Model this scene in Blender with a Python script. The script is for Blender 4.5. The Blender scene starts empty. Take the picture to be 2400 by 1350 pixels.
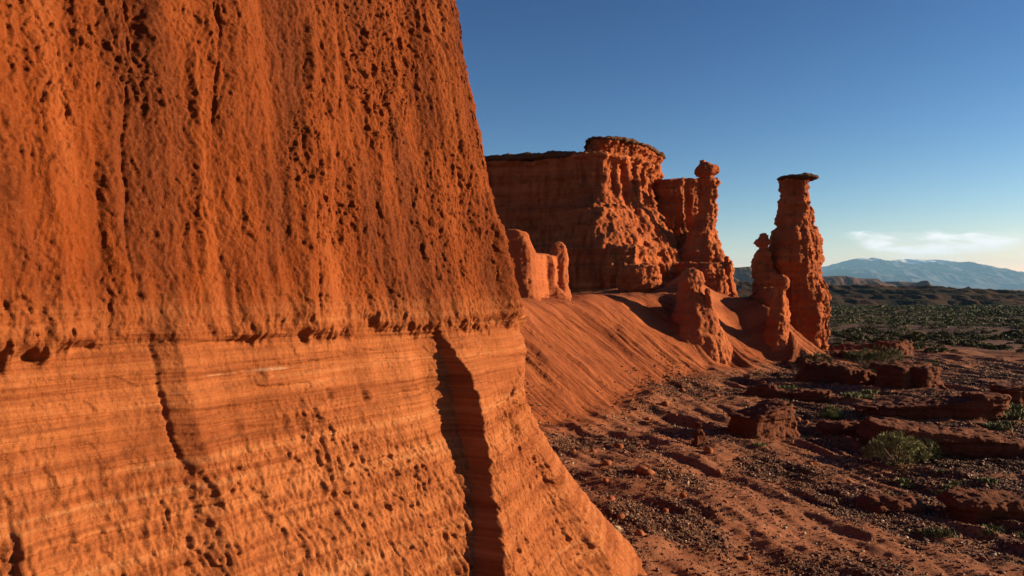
import bpy, math, random
import numpy as np
from concurrent.futures import ThreadPoolExecutor

# ------------------------------------------------------------------ scene, camera, light
S = bpy.context.scene
COL = S.collection
random.seed(7)
RNG = np.random.default_rng(11)
R = math.radians
CAM_Z = 5.0
FPX = 1867.0                                    # focal length in photo pixels (28 mm on 36 mm, 2400 px)
cam_d = bpy.data.cameras.new('camera')
cam = bpy.data.objects.new('camera', cam_d)
COL.objects.link(cam)
cam_d.sensor_width = 36.0
cam_d.lens = 28.0
cam_d.clip_start = 0.1
cam_d.clip_end = 60000
cam.location = (0, 0, CAM_Z)
cam.rotation_euler = (R(90), 0, 0)
S.camera = cam

SUN_EL = R(14.5)
SUN_AZ = math.atan2(0.05, 1.0)                 # angle of the direction towards the sun, from +X
W = bpy.data.worlds.new('World')
S.world = W
W.use_nodes = True
wn, wl = W.node_tree.nodes, W.node_tree.links
wn.clear()
w_out = wn.new('ShaderNodeOutputWorld')
w_bg = wn.new('ShaderNodeBackground')
w_sky = wn.new('ShaderNodeTexSky')
w_sky.sky_type = 'NISHITA'
w_sky.sun_disc = False
w_sky.sun_elevation = SUN_EL
w_sky.sun_rotation = math.pi / 2 - SUN_AZ
w_sky.air_density = 1.0
w_sky.dust_density = 0.1
w_sky.ozone_density = 4.0
w_sky.altitude = 1300
w_sep = wn.new('ShaderNodeSeparateColor')
w_com = wn.new('ShaderNodeCombineColor')
wl.new(w_sky.outputs[0], w_sep.inputs[0])
for _i, _g in enumerate((2.17, 1.83, 1.56)):            # steeper fall-off from horizon to zenith
    _p = wn.new('ShaderNodeMath')
    _p.operation = 'POWER'
    wl.new(w_sep.outputs[_i], _p.inputs[0])
    _p.inputs[1].default_value = _g
    wl.new(_p.outputs[0], w_com.inputs[_i])
w_tint = wn.new('ShaderNodeMix')
w_tint.data_type = 'RGBA'
w_tint.blend_type = 'MULTIPLY'
w_tint.inputs[0].default_value = 1.0
w_tint.inputs[7].default_value = (0.452, 0.338, 0.362, 1)
wl.new(w_com.outputs[0], w_tint.inputs[6])


def _wm(op, a, b=0.0, clamp=False):
    x = wn.new('ShaderNodeMath')
    x.operation = op
    x.use_clamp = clamp
    for i, v in enumerate((a, b)):
        if isinstance(v, bpy.types.NodeSocket):
            wl.new(v, x.inputs[i])
        else:
            x.inputs[i].default_value = v
    return x.outputs[0]


def _wr(f, stops):
    x = wn.new('ShaderNodeValToRGB')
    wl.new(f, x.inputs[0])
    x.color_ramp.interpolation = 'EASE'
    e = x.color_ramp.elements
    while len(e) < len(stops):
        e.new(.5)
    for el, (p, c) in zip(e, stops):
        el.position = p
        el.color = (c, c, c, 1)
    return x.outputs[0]


# a thin wedge of cirrus low in the sky, by direction: u = sideways, v = height over the horizon
w_tc = wn.new('ShaderNodeTexCoord')
w_sp = wn.new('ShaderNodeSeparateXYZ')
wl.new(w_tc.outputs['Generated'], w_sp.inputs[0])
w_y = _wm('MAXIMUM', w_sp.outputs[1], .05)
w_u = _wm('DIVIDE', w_sp.outputs[0], w_y)
w_v = _wm('DIVIDE', w_sp.outputs[2], w_y)


def _wnoise(scale, su, sv, detail=5):
    cb = wn.new('ShaderNodeCombineXYZ')
    wl.new(_wm('MULTIPLY', w_u, su), cb.inputs[0])
    wl.new(_wm('MULTIPLY', w_v, sv), cb.inputs[1])
    nz = wn.new('ShaderNodeTexNoise')
    wl.new(cb.outputs[0], nz.inputs['Vector'])
    nz.inputs['Scale'].default_value = scale
    nz.inputs['Detail'].default_value = detail
    nz.inputs['Roughness'].default_value = .62
    return nz.outputs['Fac']


w_n = _wnoise(11., 1., 4.5, 6)
w_n2 = _wnoise(26., 1., 5.)
w_vv = _wm('ADD', w_v, _wm('MULTIPLY', _wm('SUBTRACT', w_n2, .5), .021))
w_top = _wr(_wm('MULTIPLY', _wm('SUBTRACT', w_vv, .05), 25.), [(.42, 1.), (.57, 0.)])       # fades out above v = .064
w_bl = _wr(_wm('MULTIPLY', _wm('SUBTRACT', w_u, .40), 2.5), [(.03, .062), (.19, .034), (.36, .034), (.50, .040), (.61, .053), (.75, .062)])
w_bot = _wm('DIVIDE', _wm('SUBTRACT', w_vv, w_bl), .013, True)
w_side = _wr(_wm('MULTIPLY', _wm('SUBTRACT', w_u, .40), 2.5), [(.015, 0.), (.10, 1.), (.60, 1.), (.80, 0.)])
w_mask = _wm('MULTIPLY', _wm('MULTIPLY', w_top, w_bot), _wm('MULTIPLY', w_side, _wr(w_n, [(.40, .18), (.58, 1.)])))
w_cl = wn.new('ShaderNodeMix')
w_cl.data_type = 'RGBA'
wl.new(_wm('MULTIPLY', w_mask, .92), w_cl.inputs[0])
wl.new(w_tint.outputs[2], w_cl.inputs[6])
w_cl.inputs[7].default_value = (9.5, 9.2, 9.0, 1)
wl.new(w_cl.outputs[2], w_bg.inputs['Color'])
wl.new(w_bg.outputs[0], w_out.inputs['Surface'])
w_bg.inputs['Strength'].default_value = 0.05

sun_d = bpy.data.lights.new('sun', 'SUN')
sun = bpy.data.objects.new('sun', sun_d)
COL.objects.link(sun)
sun_d.energy = 5.0
sun_d.angle = R(0.5)
sun_d.color = (1.0, 0.76, 0.47)
_sd = (math.cos(SUN_AZ) * math.cos(SUN_EL), math.sin(SUN_AZ) * math.cos(SUN_EL), math.sin(SUN_EL))
from mathutils import Vector
sun.rotation_euler = Vector(_sd).to_track_quat('Z', 'Y').to_euler()
sun.location = (60, -20, 40)

S.view_settings.view_transform = 'Standard'
S.view_settings.look = 'None'
S.view_settings.gamma = 1.0
S.view_settings.exposure = 1.4
S.render.engine = 'CYCLES'
S.cycles.use_denoising = True
S.cycles.max_bounces = 4
S.cycles.diffuse_bounces = 1
S.cycles.volume_bounces = 1
S.cycles.transparent_max_bounces = 8

# ------------------------------------------------------------------ noise
_POOL = ThreadPoolExecutor(4)
_g = np.random.default_rng(5)
_PERM = np.concatenate([_g.permutation(256)] * 3).astype(np.int32)
_G3 = _g.normal(size=(256, 3))
_G3 = (_G3 / np.linalg.norm(_G3, axis=1, keepdims=True)).astype(np.float32)
_J3 = _g.random((256, 3)).astype(np.float32)


def _chunks(f, p, n=40000):
    p = np.ascontiguousarray(p, dtype=np.float32)
    parts = [p[i:i + n] for i in range(0, len(p), n)]
    return np.concatenate(list(_POOL.map(f, parts)), axis=0) if parts else np.zeros(0, np.float32)


def _perlin(p):
    i = np.floor(p)
    f = p - i
    i = i.astype(np.int32) & 255
    u = f * f * f * (f * (f * 6 - 15) + 10)
    r = 0
    for dx in (0, 1):
        wx = u[:, 0] if dx else 1 - u[:, 0]
        hx = _PERM[(i[:, 0] + dx) & 255]
        for dy in (0, 1):
            wy = wx * (u[:, 1] if dy else 1 - u[:, 1])
            hy = _PERM[hx + ((i[:, 1] + dy) & 255)]
            for dz in (0, 1):
                w = wy * (u[:, 2] if dz else 1 - u[:, 2])
                g = _G3[_PERM[hy + ((i[:, 2] + dz) & 255)]]
                r = r + w * (g[:, 0] * (f[:, 0] - dx) + g[:, 1] * (f[:, 1] - dy) + g[:, 2] * (f[:, 2] - dz))
    return (r * 1.5).astype(np.float32)


def perlin(p):
    return _chunks(_perlin, p)


def fbm(p, octv=4, gain=0.5, lac=2.03):
    p = np.asarray(p, np.float32)
    r, a, k = 0, 1.0, 1.0
    for o in range(octv):
        r = r + a * perlin(p * k + 17.3 * o)
        a *= gain
        k *= lac
    return r


def ridged(p, octv=4, gain=0.5, lac=2.03):
    p = np.asarray(p, np.float32)
    r, a, k = 0, 1.0, 1.0
    for o in range(octv):
        r = r + a * (1 - 2 * np.abs(perlin(p * k + 31.7 * o)))
        a *= gain
        k *= lac
    return r


def _worley(p):
    i = np.floor(p)
    f = p - i
    i = i.astype(np.int32) & 255
    b1 = np.full(len(p), 9.0, np.float32)
    b2 = np.full(len(p), 9.0, np.float32)
    cell = np.zeros(len(p), np.float32)
    for dx in (-1, 0, 1):
        hx = _PERM[(i[:, 0] + dx) & 255]
        for dy in (-1, 0, 1):
            hy = _PERM[hx + ((i[:, 1] + dy) & 255)]
            for dz in (-1, 0, 1):
                h = _PERM[hy + ((i[:, 2] + dz) & 255)]
                j = _J3[h]
                d = (f[:, 0] - dx - j[:, 0]) ** 2 + (f[:, 1] - dy - j[:, 1]) ** 2 + (f[:, 2] - dz - j[:, 2]) ** 2
                n1 = np.minimum(b1, d)
                b2 = np.minimum(b2, np.maximum(b1, d))
                cell = np.where(d <= n1, h / 255.0, cell).astype(np.float32)
                b1 = n1
    return np.stack([np.sqrt(b1), np.sqrt(b2), cell], 1)


def worley(p):
    r = _chunks(_worley, p)
    return r[:, 0], r[:, 1]


def plates(p):
    """a random height for every cell of a broken pattern, 0..1"""
    return _chunks(_worley, p)[:, 2]


def sstep(a, b, x):
    t = np.clip((x - a) / (b - a), 0, 1)
    return t * t * (3 - 2 * t)


def lerp(a, b, t):
    return a + (b - a) * t


# ------------------------------------------------------------------ mesh helpers
def mesh_np(name, verts, faces, smooth=True):
    """faces: (n,k) array, or list of such arrays"""
    fl = faces if isinstance(faces, list) else [faces]
    me = bpy.data.meshes.new(name)
    verts = np.ascontiguousarray(verts, np.float32)
    me.vertices.add(len(verts))
    me.vertices.foreach_set('co', verts.ravel())
    idx = np.concatenate([f.ravel() for f in fl]).astype(np.int32)
    cnt = np.concatenate([np.full(len(f), f.shape[1]) for f in fl]).astype(np.int32)
    st = np.concatenate([[0], np.cumsum(cnt)[:-1]]).astype(np.int32)
    me.loops.add(len(idx))
    me.loops.foreach_set('vertex_index', idx)
    me.polygons.add(len(cnt))
    me.polygons.foreach_set('loop_start', st)
    me.polygons.foreach_set('loop_total', cnt)
    me.update(calc_edges=True)
    me.polygons.foreach_set('use_smooth', np.full(len(cnt), smooth))
    return me


def link(name, me, mat=None, parent=None):
    o = bpy.data.objects.new(name, me)
    COL.objects.link(o)
    if mat is not None:
        me.materials.clear()
        me.materials.append(mat)
    if parent is not None:
        o.parent = parent
    return o


def tag(o, label=None, cat=None, group=None, kind=None):
    for k, v in (('label', label), ('category', cat), ('group', group), ('kind', kind)):
        if v:
            o[k] = v
    return o


def empty(name, loc=(0, 0, 0)):
    o = bpy.data.objects.new(name, None)
    COL.objects.link(o)
    o.location = loc
    return o


def grid_faces(nu, nv, wrap=False):
    """index = v*nu + u"""
    u = np.arange(nu if wrap else nu - 1)
    v = np.arange(nv - 1)
    U, V = np.meshgrid(u, v)
    U, V = U.ravel(), V.ravel()
    U2 = (U + 1) % nu
    return np.stack([V * nu + U, V * nu + U2, (V + 1) * nu + U2, (V + 1) * nu + U], 1)


class Shells:
    """closed rough bodies that are fused into one surface and then weathered"""
    def __init__(self):
        self.v, self.f, self.n = [], [], 0

    def rings(self, rings):
        rings = [np.asarray(r, np.float32) for r in rings]
        k = len(rings[0])
        v = np.concatenate(rings)
        c0, c1 = rings[0].mean(0), rings[-1].mean(0)
        v = np.concatenate([v, [c0, c1]])
        q = grid_faces(k, len(rings), wrap=True)
        a = np.arange(k)
        b = (a + 1) % k
        nr = k * len(rings)
        t0 = np.stack([b, a, np.full(k, nr)], 1)
        t1 = np.stack([a + k * (len(rings) - 1), b + k * (len(rings) - 1), np.full(k, nr + 1)], 1)
        self.v.append(v)
        self.f += [q + self.n, t0 + self.n, t1 + self.n]
        self.n += len(v)

    def column(self, levels, Y, depth=0.9, dY=0.0, k=40, power=2.3, seed=0, rough=0.12):
        """levels: (height pixel row, left, right) of a silhouette seen at distance Y; becomes a body of real size there"""
        L = sorted([(CAM_Z - (py - 675) / FPX * Y, (a - 1200) / FPX * Y, (b - 1200) / FPX * Y) for py, a, b in levels])
        th = np.linspace(0, 2 * np.pi, k, endpoint=False)
        c, s = np.cos(th), np.sin(th)
        rr = (np.abs(c) ** power + np.abs(s) ** power) ** (-1 / power)
        out = []
        for z, a, b in L:
            w = (b - a) / 2
            nz = fbm(np.stack([c * 1.3 + seed, s * 1.3, np.full(k, z * 0.35)], 1), 2)
            side = np.abs(s) ** 1.0
            r = rr * (1 + rough * nz * side)
            dd = depth(z) if callable(depth) else depth
            out.append(np.stack([(a + b) / 2 + w * r * c, Y + dY + w * dd * r * s, np.full(k, z)], 1))
        self.rings(out)

    def prism(self, poly, levels):
        """poly: plan outline (n,2) counter-clockwise; levels: (z, offset outwards)"""
        poly = np.asarray(poly, float)
        n = poly_normals(poly)
        self.rings([np.concatenate([poly + n * o, np.full((len(poly), 1), z)], 1) for z, o in levels])

    def blob(self, c, r, k=24, rot=0.0, tilt=0.0, power=2.6):
        th = np.linspace(0, 2 * np.pi, k, endpoint=False)
        ph = np.linspace(-np.pi / 2 + 0.15, np.pi / 2 - 0.15, 11)
        e = 2 / power
        f = lambda a: np.sign(a) * np.abs(a) ** e
        out = []
        for p in ph:
            x = r[0] * f(np.cos(p)) * f(np.cos(th))
            y = r[1] * f(np.cos(p)) * f(np.sin(th))
            z = np.full(k, r[2] * f(np.sin(p))) + tilt * x
            out.append(np.stack([c[0] + x * math.cos(rot) - y * math.sin(rot), c[1] + x * math.sin(rot) + y * math.cos(rot), c[2] + z], 1))
        self.rings(out)

    def fuse(self, voxel, smooth=2):
        me = mesh_np('shell', np.concatenate(self.v), self.f)
        o = bpy.data.objects.new('shell', me)
        COL.objects.link(o)
        m = o.modifiers.new('r', 'REMESH')
        m.mode = 'VOXEL'
        m.voxel_size = voxel
        if smooth:
            s = o.modifiers.new('s', 'SMOOTH')
            s.iterations = smooth
            s.factor = 0.5
        dg = bpy.context.evaluated_depsgraph_get()
        out = bpy.data.meshes.new_from_object(o.evaluated_get(dg))
        bpy.data.objects.remove(o)
        bpy.data.meshes.remove(me)
        out.polygons.foreach_set('use_smooth', np.full(len(out.polygons), True))
        return out


def poly_normals(p):
    t = np.roll(p, -1, 0) - np.roll(p, 1, 0)
    t /= np.linalg.norm(t, axis=1, keepdims=True)
    return np.stack([t[:, 1], -t[:, 0]], 1)


def chaikin(p, n=2, closed=True):
    p = np.asarray(p, float)
    for _ in range(n):
        q = np.roll(p, -1, 0)
        a, b = p * .75 + q * .25, p * .25 + q * .75
        r = np.stack([a, b], 1).reshape(-1, p.shape[1])
        p = r if closed else np.concatenate([p[:1], r[:-2], p[-1:]])
    return p


def resample(p, step, closed=True):
    q = np.concatenate([p, p[:1]]) if closed else p
    L = np.concatenate([[0], np.cumsum(np.linalg.norm(np.diff(q, axis=0), axis=1))])
    n = max(8, int(L[-1] / step))
    t = np.linspace(0, L[-1], n, endpoint=not closed)
    return np.stack([np.interp(t, L, q[:, i]) for i in range(q.shape[1])], 1)


def co(me):
    a = np.empty(len(me.vertices) * 3, np.float32)
    me.vertices.foreach_get('co', a)
    return a.reshape(-1, 3)


def nor(me):
    a = np.empty(len(me.vertices) * 3, np.float32)
    me.vertex_normals.foreach_get('vector', a)
    return a.reshape(-1, 3)


def displace(me, fn):
    v, n = co(me), nor(me)
    d = fn(v, n)
    v = v + (n * d[:, None] if d.ndim == 1 else d)
    me.vertices.foreach_set('co', v.astype(np.float32).ravel())
    me.update()
    return me


def strata(z, x, y, seed, f=1.6):
    """layered relief: smooth 1D profile of beds, gently warped"""
    w = fbm(np.stack([x * .12, y * .12, z * .12 + seed], 1), 2) * .35
    q = np.stack([np.full_like(z, seed * 3.1), (z + w) * f, np.full_like(z, .5)], 1)
    a = fbm(q, 4, .6)
    h = fbm(np.stack([x * .22, y * .22, z * .35 + seed], 1), 2)
    return a * (.35 + 1.1 * np.clip(h + .25, 0, 1))


# ------------------------------------------------------------------ materials
ALBEDO = .83          # overall reflectance of everything in the place, tuned with the exposure


class N:
    def __init__(self, name):
        self.m = bpy.data.materials.new(name)
        self.m.use_nodes = True
        self.t = self.m.node_tree
        self.t.nodes.clear()
        self.out = self.t.nodes.new('ShaderNodeOutputMaterial')

    def n(self, kind, ins=None, **kw):
        x = self.t.nodes.new('ShaderNode' + kind)
        for k, v in kw.items():
            setattr(x, k, v)
        for k, v in (ins or {}).items():
            if isinstance(v, bpy.types.NodeSocket):
                self.t.links.new(v, x.inputs[k])
            else:
                x.inputs[k].default_value = v
        return x

    def math(self, op, a, b=0.0, clamp=False):
        x = self.n('Math', {0: a, 1: b}, operation=op)
        x.use_clamp = clamp
        return x.outputs[0]

    def mix(self, f, a, b, bt='MIX'):
        x = self.n('Mix', None, data_type='RGBA', blend_type=bt)
        for i, v in ((0, f), (6, a), (7, b)):
            if isinstance(v, bpy.types.NodeSocket):
                self.t.links.new(v, x.inputs[i])
            else:
                x.inputs[i].default_value = (*v, 1) if i and len(v) == 3 else v
        return x.outputs[2]

    def ramp(self, f, stops, interp='LINEAR'):
        x = self.n('ValToRGB', {0: f})
        e = x.color_ramp
        e.interpolation = interp
        while len(e.elements) < len(stops):
            e.elements.new(0.5)
        for el, (p, c) in zip(e.elements, stops):
            el.position = p
            el.color = (c, c, c, 1) if isinstance(c, (int, float)) else (*c, 1)
        return x.outputs[0]

    def pos(self, scale=(1, 1, 1), loc=(0, 0, 0)):
        g = self.n('NewGeometry')
        mp = self.n('Mapping', {'Vector': g.outputs['Position'], 'Scale': scale, 'Location': loc})
        return mp.outputs[0]

    def noise(self, scale, detail=4, rough=.55, vec=None, vs=(1, 1, 1), dist=0.0):
        x = self.n('TexNoise', {'Vector': vec or self.pos(vs), 'Scale': scale, 'Detail': detail, 'Roughness': rough, 'Distortion': dist})
        return x.outputs['Fac']

    def bump(self, h, strength, dist, nrm=None):
        ins = {'Height': h, 'Strength': strength, 'Distance': dist}
        if nrm is not None:
            ins['Normal'] = nrm
        return self.n('Bump', ins).outputs[0]

    def principled(self, col, rough=.9, nrm=None, spec=.2, **kw):
        if isinstance(col, bpy.types.NodeSocket):
            col = self.mix(1.0, col, (ALBEDO, ALBEDO, ALBEDO), 'MULTIPLY')
        ins = {'Base Color': col if isinstance(col, bpy.types.NodeSocket) else (*col, 1), 'Roughness': rough, 'Specular IOR Level': spec}
        if nrm is not None:
            ins['Normal'] = nrm
        ins.update(kw)
        b = self.n('BsdfPrincipled', ins)
        self.t.links.new(b.outputs[0], self.out.inputs['Surface'])
        return self.m


def rock_material(name, dark, mid, light, beds=2.2, bump_scale=14.0, bump_d=.02, bedmix=.5, patch=.35, speck=.3):
    k = N(name)
    warp = k.noise(.35, 2)
    big = k.noise(patch, 4, .6)
    fine = k.noise(bump_scale, 5, .65)
    # beds of slightly different colour, following the height above ground
    bed = k.noise(1.0, 6, .68, vs=(.05, .05, beds))
    c = k.mix(k.ramp(bed, [(.36, 0.), (.66, 1.)]), dark, light)
    c = k.mix(bedmix, mid, c)
    c = k.mix(k.math('MULTIPLY', k.ramp(big, [(.4, 0.), (.68, 1.)]), .55), c, dark)
    c = k.mix(k.math('MULTIPLY', k.ramp(fine, [(.45, 0.), (.8, 1.)]), speck), c, light)
    c = k.mix(k.math('MULTIPLY', k.ramp(k.noise(bump_scale * 2.3, 3), [(.55, 0.), (.8, 1.)]), speck), c, dark)
    n1 = k.bump(fine, .9, bump_d)
    n2 = k.bump(k.noise(bump_scale * 4, 3, .6), .35, bump_d * .4, n1)
    return k.principled(c, .93, n2, .12)


M_CLIFF = None


def cliff_material():
    k = N('near_cliff_sandstone')
    geo = k.n('NewGeometry').outputs['Position']
    sep = k.n('SeparateXYZ', {0: geo})
    z = sep.outputs[2]
    zw = k.math('ADD', z, k.math('MULTIPLY', k.noise(.5, 3), .25))
    up = k.n('MapRange', {0: zw, 1: 4.3, 2: 5.2}).outputs[0]
    up2 = k.n('MapRange', {0: zw, 1: 4.5, 2: 9.0}).outputs[0]
    big = k.noise(.55, 5, .6, vs=(1, 1, .45))
    mid = k.noise(2.2, 5, .6, vs=(1, 1, .6))
    fine = k.noise(26, 5, .65)
    # massive upper bed: deeper red; lower laminated bed: ochre orange
    cu = k.mix(k.ramp(big, [(.35, 0.), (.68, 1.)]), (.195, .040, .0060), (.145, .028, .0042))
    cu = k.mix(k.math('MULTIPLY', up2, .5), cu, (.155, .037, .009))
    cl = k.mix(k.ramp(big, [(.35, 0.), (.68, 1.)]), (.35, .115, .039), (.27, .078, .024))
    lam = k.noise(1.0, 7, .75, vs=(.14, .14, 9.0))
    cl = k.mix(k.math('MULTIPLY', k.ramp(lam, [(.47, 0.), (.62, 1.)]), .85), cl, (.17, .042, .012))
    cl = k.mix(k.math('MULTIPLY', k.ramp(lam, [(.30, 1.), (.46, 0.)]), .75), cl, (.43, .19, .08))
    st = k.noise(1.7, 5, .62, vs=(1, 1, .07))
    cu = k.mix(k.math('MULTIPLY', k.ramp(st, [(.47, 0.), (.62, 1.)]), .75), cu, (.085, .019, .005))
    cu = k.mix(k.math('MULTIPLY', k.ramp(st, [(.32, 1.), (.45, 0.)]), .6), cu, (.30, .080, .022))
    c = k.mix(up, cl, cu)
    c = k.mix(k.math('MULTIPLY', k.ramp(mid, [(.5, 0.), (.75, 1.)]), .45), c, (.155, .036, .011))
    c = k.mix(k.math('MULTIPLY', k.ramp(fine, [(.5, 0.), (.8, 1.)]), .3), c, (.38, .15, .06))
    # chalky seams
    seam = k.noise(1.0, 3, .6, vs=(.25, .25, 14.))
    sm = k.math('MULTIPLY', k.ramp(seam, [(.665, 0.), (.70, 1.)]), k.math('MULTIPLY', k.n('MapRange', {0: z, 1: 4.75, 2: 4.5}).outputs[0], k.n('MapRange', {0: z, 1: 3.1, 2: 4.2}).outputs[0]))
    c = k.mix(k.math('MULTIPLY', k.math('MULTIPLY', sm, .36), k.ramp(k.noise(5., 3), [(.42, 0.), (.6, 1.)])), c, (.6, .40, .26))
    n1 = k.bump(fine, .9, .022)
    n2 = k.bump(k.noise(75, 4, .65), .6, .010, n1)
    n3 = k.bump(lam, k.math('MULTIPLY', k.math('SUBTRACT', 1.0, up), .5), .03, n2)
    return k.principled(c, .93, n3, .1)


M_CLIFF = cliff_material()
M_ROCK = rock_material('red_sandstone', (.16, .034, .010), (.36, .088, .026), (.50, .155, .052), beds=2.0, bump_scale=5.0, bump_d=.07)
M_PALE = rock_material('pale_sandstone', (.19, .045, .016), (.34, .092, .031), (.46, .155, .06), beds=1.5, bump_scale=6.0, bump_d=.05, bedmix=.3)
M_CAP = rock_material('dark_cap_rock', (.05, .024, .013), (.09, .04, .02), (.15, .066, .032), beds=5, bump_scale=6, bump_d=.08)
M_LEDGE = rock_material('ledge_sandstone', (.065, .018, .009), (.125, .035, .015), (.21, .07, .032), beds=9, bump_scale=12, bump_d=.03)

# ------------------------------------------------------------------ terrain height
FOOT = np.array([(-30, 10), (-4, 18), (.9, 21.5), (1.7, 25), (4.6, 30), (8.2, 37), (11.6, 43.2), (14.2, 45.2), (16.2, 48), (17.6, 47.2), (19.6, 47.6), (21.3, 51.5),
                 (22.6, 57), (21.5, 66), (20.5, 80), (18, 110), (-60, 130)], float)
_fl = np.linalg.norm(np.diff(FOOT, axis=0), axis=1)
_fs = np.concatenate([[0], np.cumsum(_fl)])


def foot_sd(x, y):
    best = np.full(x.shape, 1e9)
    sd = np.zeros_like(best)
    ss = np.zeros_like(best)
    for i in range(len(FOOT) - 1):
        a, b = FOOT[i], FOOT[i + 1]
        d = b - a
        L = np.hypot(*d)
        t = np.clip(((x - a[0]) * d[0] + (y - a[1]) * d[1]) / L ** 2, 0, 1)
        px, py = x - a[0] - t * d[0], y - a[1] - t * d[1]
        D = np.hypot(px, py)
        cr = d[0] * (y - a[1]) - d[1] * (x - a[0])
        m = D < best
        best = np.where(m, D, best)
        sd = np.where(m, np.where(cr > 0, D, -D), sd)
        ss = np.where(m, _fs[i] + t * L, ss)
    return sd, ss


def seg_bump(x, y, a, b, w):
    d0, d1 = b[0] - a[0], b[1] - a[1]
    t = np.clip(((x - a[0]) * d0 + (y - a[1]) * d1) / (d0 * d0 + d1 * d1), 0, 1)
    return np.exp(-((x - a[0] - t * d0) ** 2 + (y - a[1] - t * d1) ** 2) / w ** 2)


def terrain(x, y, full=False, fine=True):
    x = np.asarray(x, float)
    y = np.asarray(y, float)
    shp = x.shape
    x, y = x.ravel(), y.ravel()
    P2 = lambda f, o=0.: np.stack([x * f + o, y * f, np.full_like(x, o * .37 + .5)], 1)
    r = np.hypot(x, y)
    near = 1 - sstep(60, 110, r)
    z = np.zeros_like(x)
    # the plain sinks gently away from the rocks
    fall = np.clip(y - 62, 0, 380) * .014
    z -= fall + sstep(500, 3000, r) * 8
    z += sstep(45, 90, y) * fbm(P2(.028, 9.), 3) * 1.0 * (1 - sstep(300, 700, r))
    z += fbm(P2(.11, 3.), 3) * .28 * near
    # water-worn bars and gullies running down towards the lower right
    ca, sa = .48, -.88
    u, v = x * ca + y * sa, -x * sa + y * ca
    wob = fbm(P2(.25, 21.), 2) * .7
    bars = ridged(np.stack([u * .10, (v + wob) * .42, np.full_like(x, 2.2)], 1), 3)
    z += bars * .21 * near
    z += ridged(np.stack([u * .33, (v + wob * .6) * 1.7, np.full_like(x, 8.2)], 1), 2) * .045 * near
    z -= .10 * np.clip(x - 2.4, -1, 8) * (1 - sstep(20, 42, y))
    # apron of slope wash below the cliffs
    sd, ss = foot_sd(x, y)
    sdn = sd + fbm(np.stack([ss * .35, np.zeros_like(x), np.full_like(x, 4.4)], 1), 2) * .8 * sstep(-2, 1, sd)
    base = .74 * np.logaddexp(0, sdn * 2.2) / 2.2
    top = 4.55 + fbm(P2(.16, 6.), 2) * .35
    top = top - sstep(13.5, 16.5, x) * .55
    ap = -np.logaddexp(-base * 2.6, -top * 2.6) / 2.6
    ridge = seg_bump(x, y, (10.9, 46.5), (13.2, 62), 1.35) * 1.25 + seg_bump(x, y, (16.6, 50), (17.6, 60), 1.3) * .7 + seg_bump(x, y, (6.5, 55), (10, 53), 1.6) * .35
    ap = ap + ridge * sstep(.5, 3.5, sdn)
    mid = sstep(.1, 1.2, sdn) * (1 - sstep(4.5, 7, sdn))
    wr = fbm(np.stack([ss * .5, sd * .3, np.full_like(x, 9.)], 1), 2) * .4
    rl = ridged(np.stack([(ss + wr) * .75, sd * .05, np.full_like(x, 1.)], 1), 3, .55)
    rl2 = ridged(np.stack([(ss + wr) * 3.1, sd * .16, np.full_like(x, 5.)], 1), 2, .5)
    z = z * (1 - sstep(-1, 3, sdn) * .8) + ap
    z -= mid * (rl * .22 + rl2 * .10)
    if fine:
        z += fbm(P2(8.5, 12.), 3) * .010 * (1 - sstep(18, 45, r))
        nf = 1 - sstep(25, 60, r)
        z += fbm(P2(1.1, 1.), 5) * .06 * (.35 + .65 * near)
        z += np.maximum(fbm(P2(4.3, 2.), 3), -.1) * .028 * nf
    if full:
        return z.reshape(shp), sdn.reshape(shp), bars.reshape(shp)
    return z.reshape(shp)


def axis_steps(lo, hi, f, far_lo, far_hi, growth=1.12):
    a = [lo]
    while a[-1] < hi:
        a.append(a[-1] + f(a[-1]))
    up = [a[-1]]
    st = f(a[-1])
    while up[-1] < far_hi:
        st *= growth
        up.append(up[-1] + st)
    dn = [lo]
    st = f(lo)
    while dn[-1] > far_lo:
        st *= growth
        dn.append(dn[-1] - st)
    return np.array(dn[:0:-1] + a + up[1:])


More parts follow.
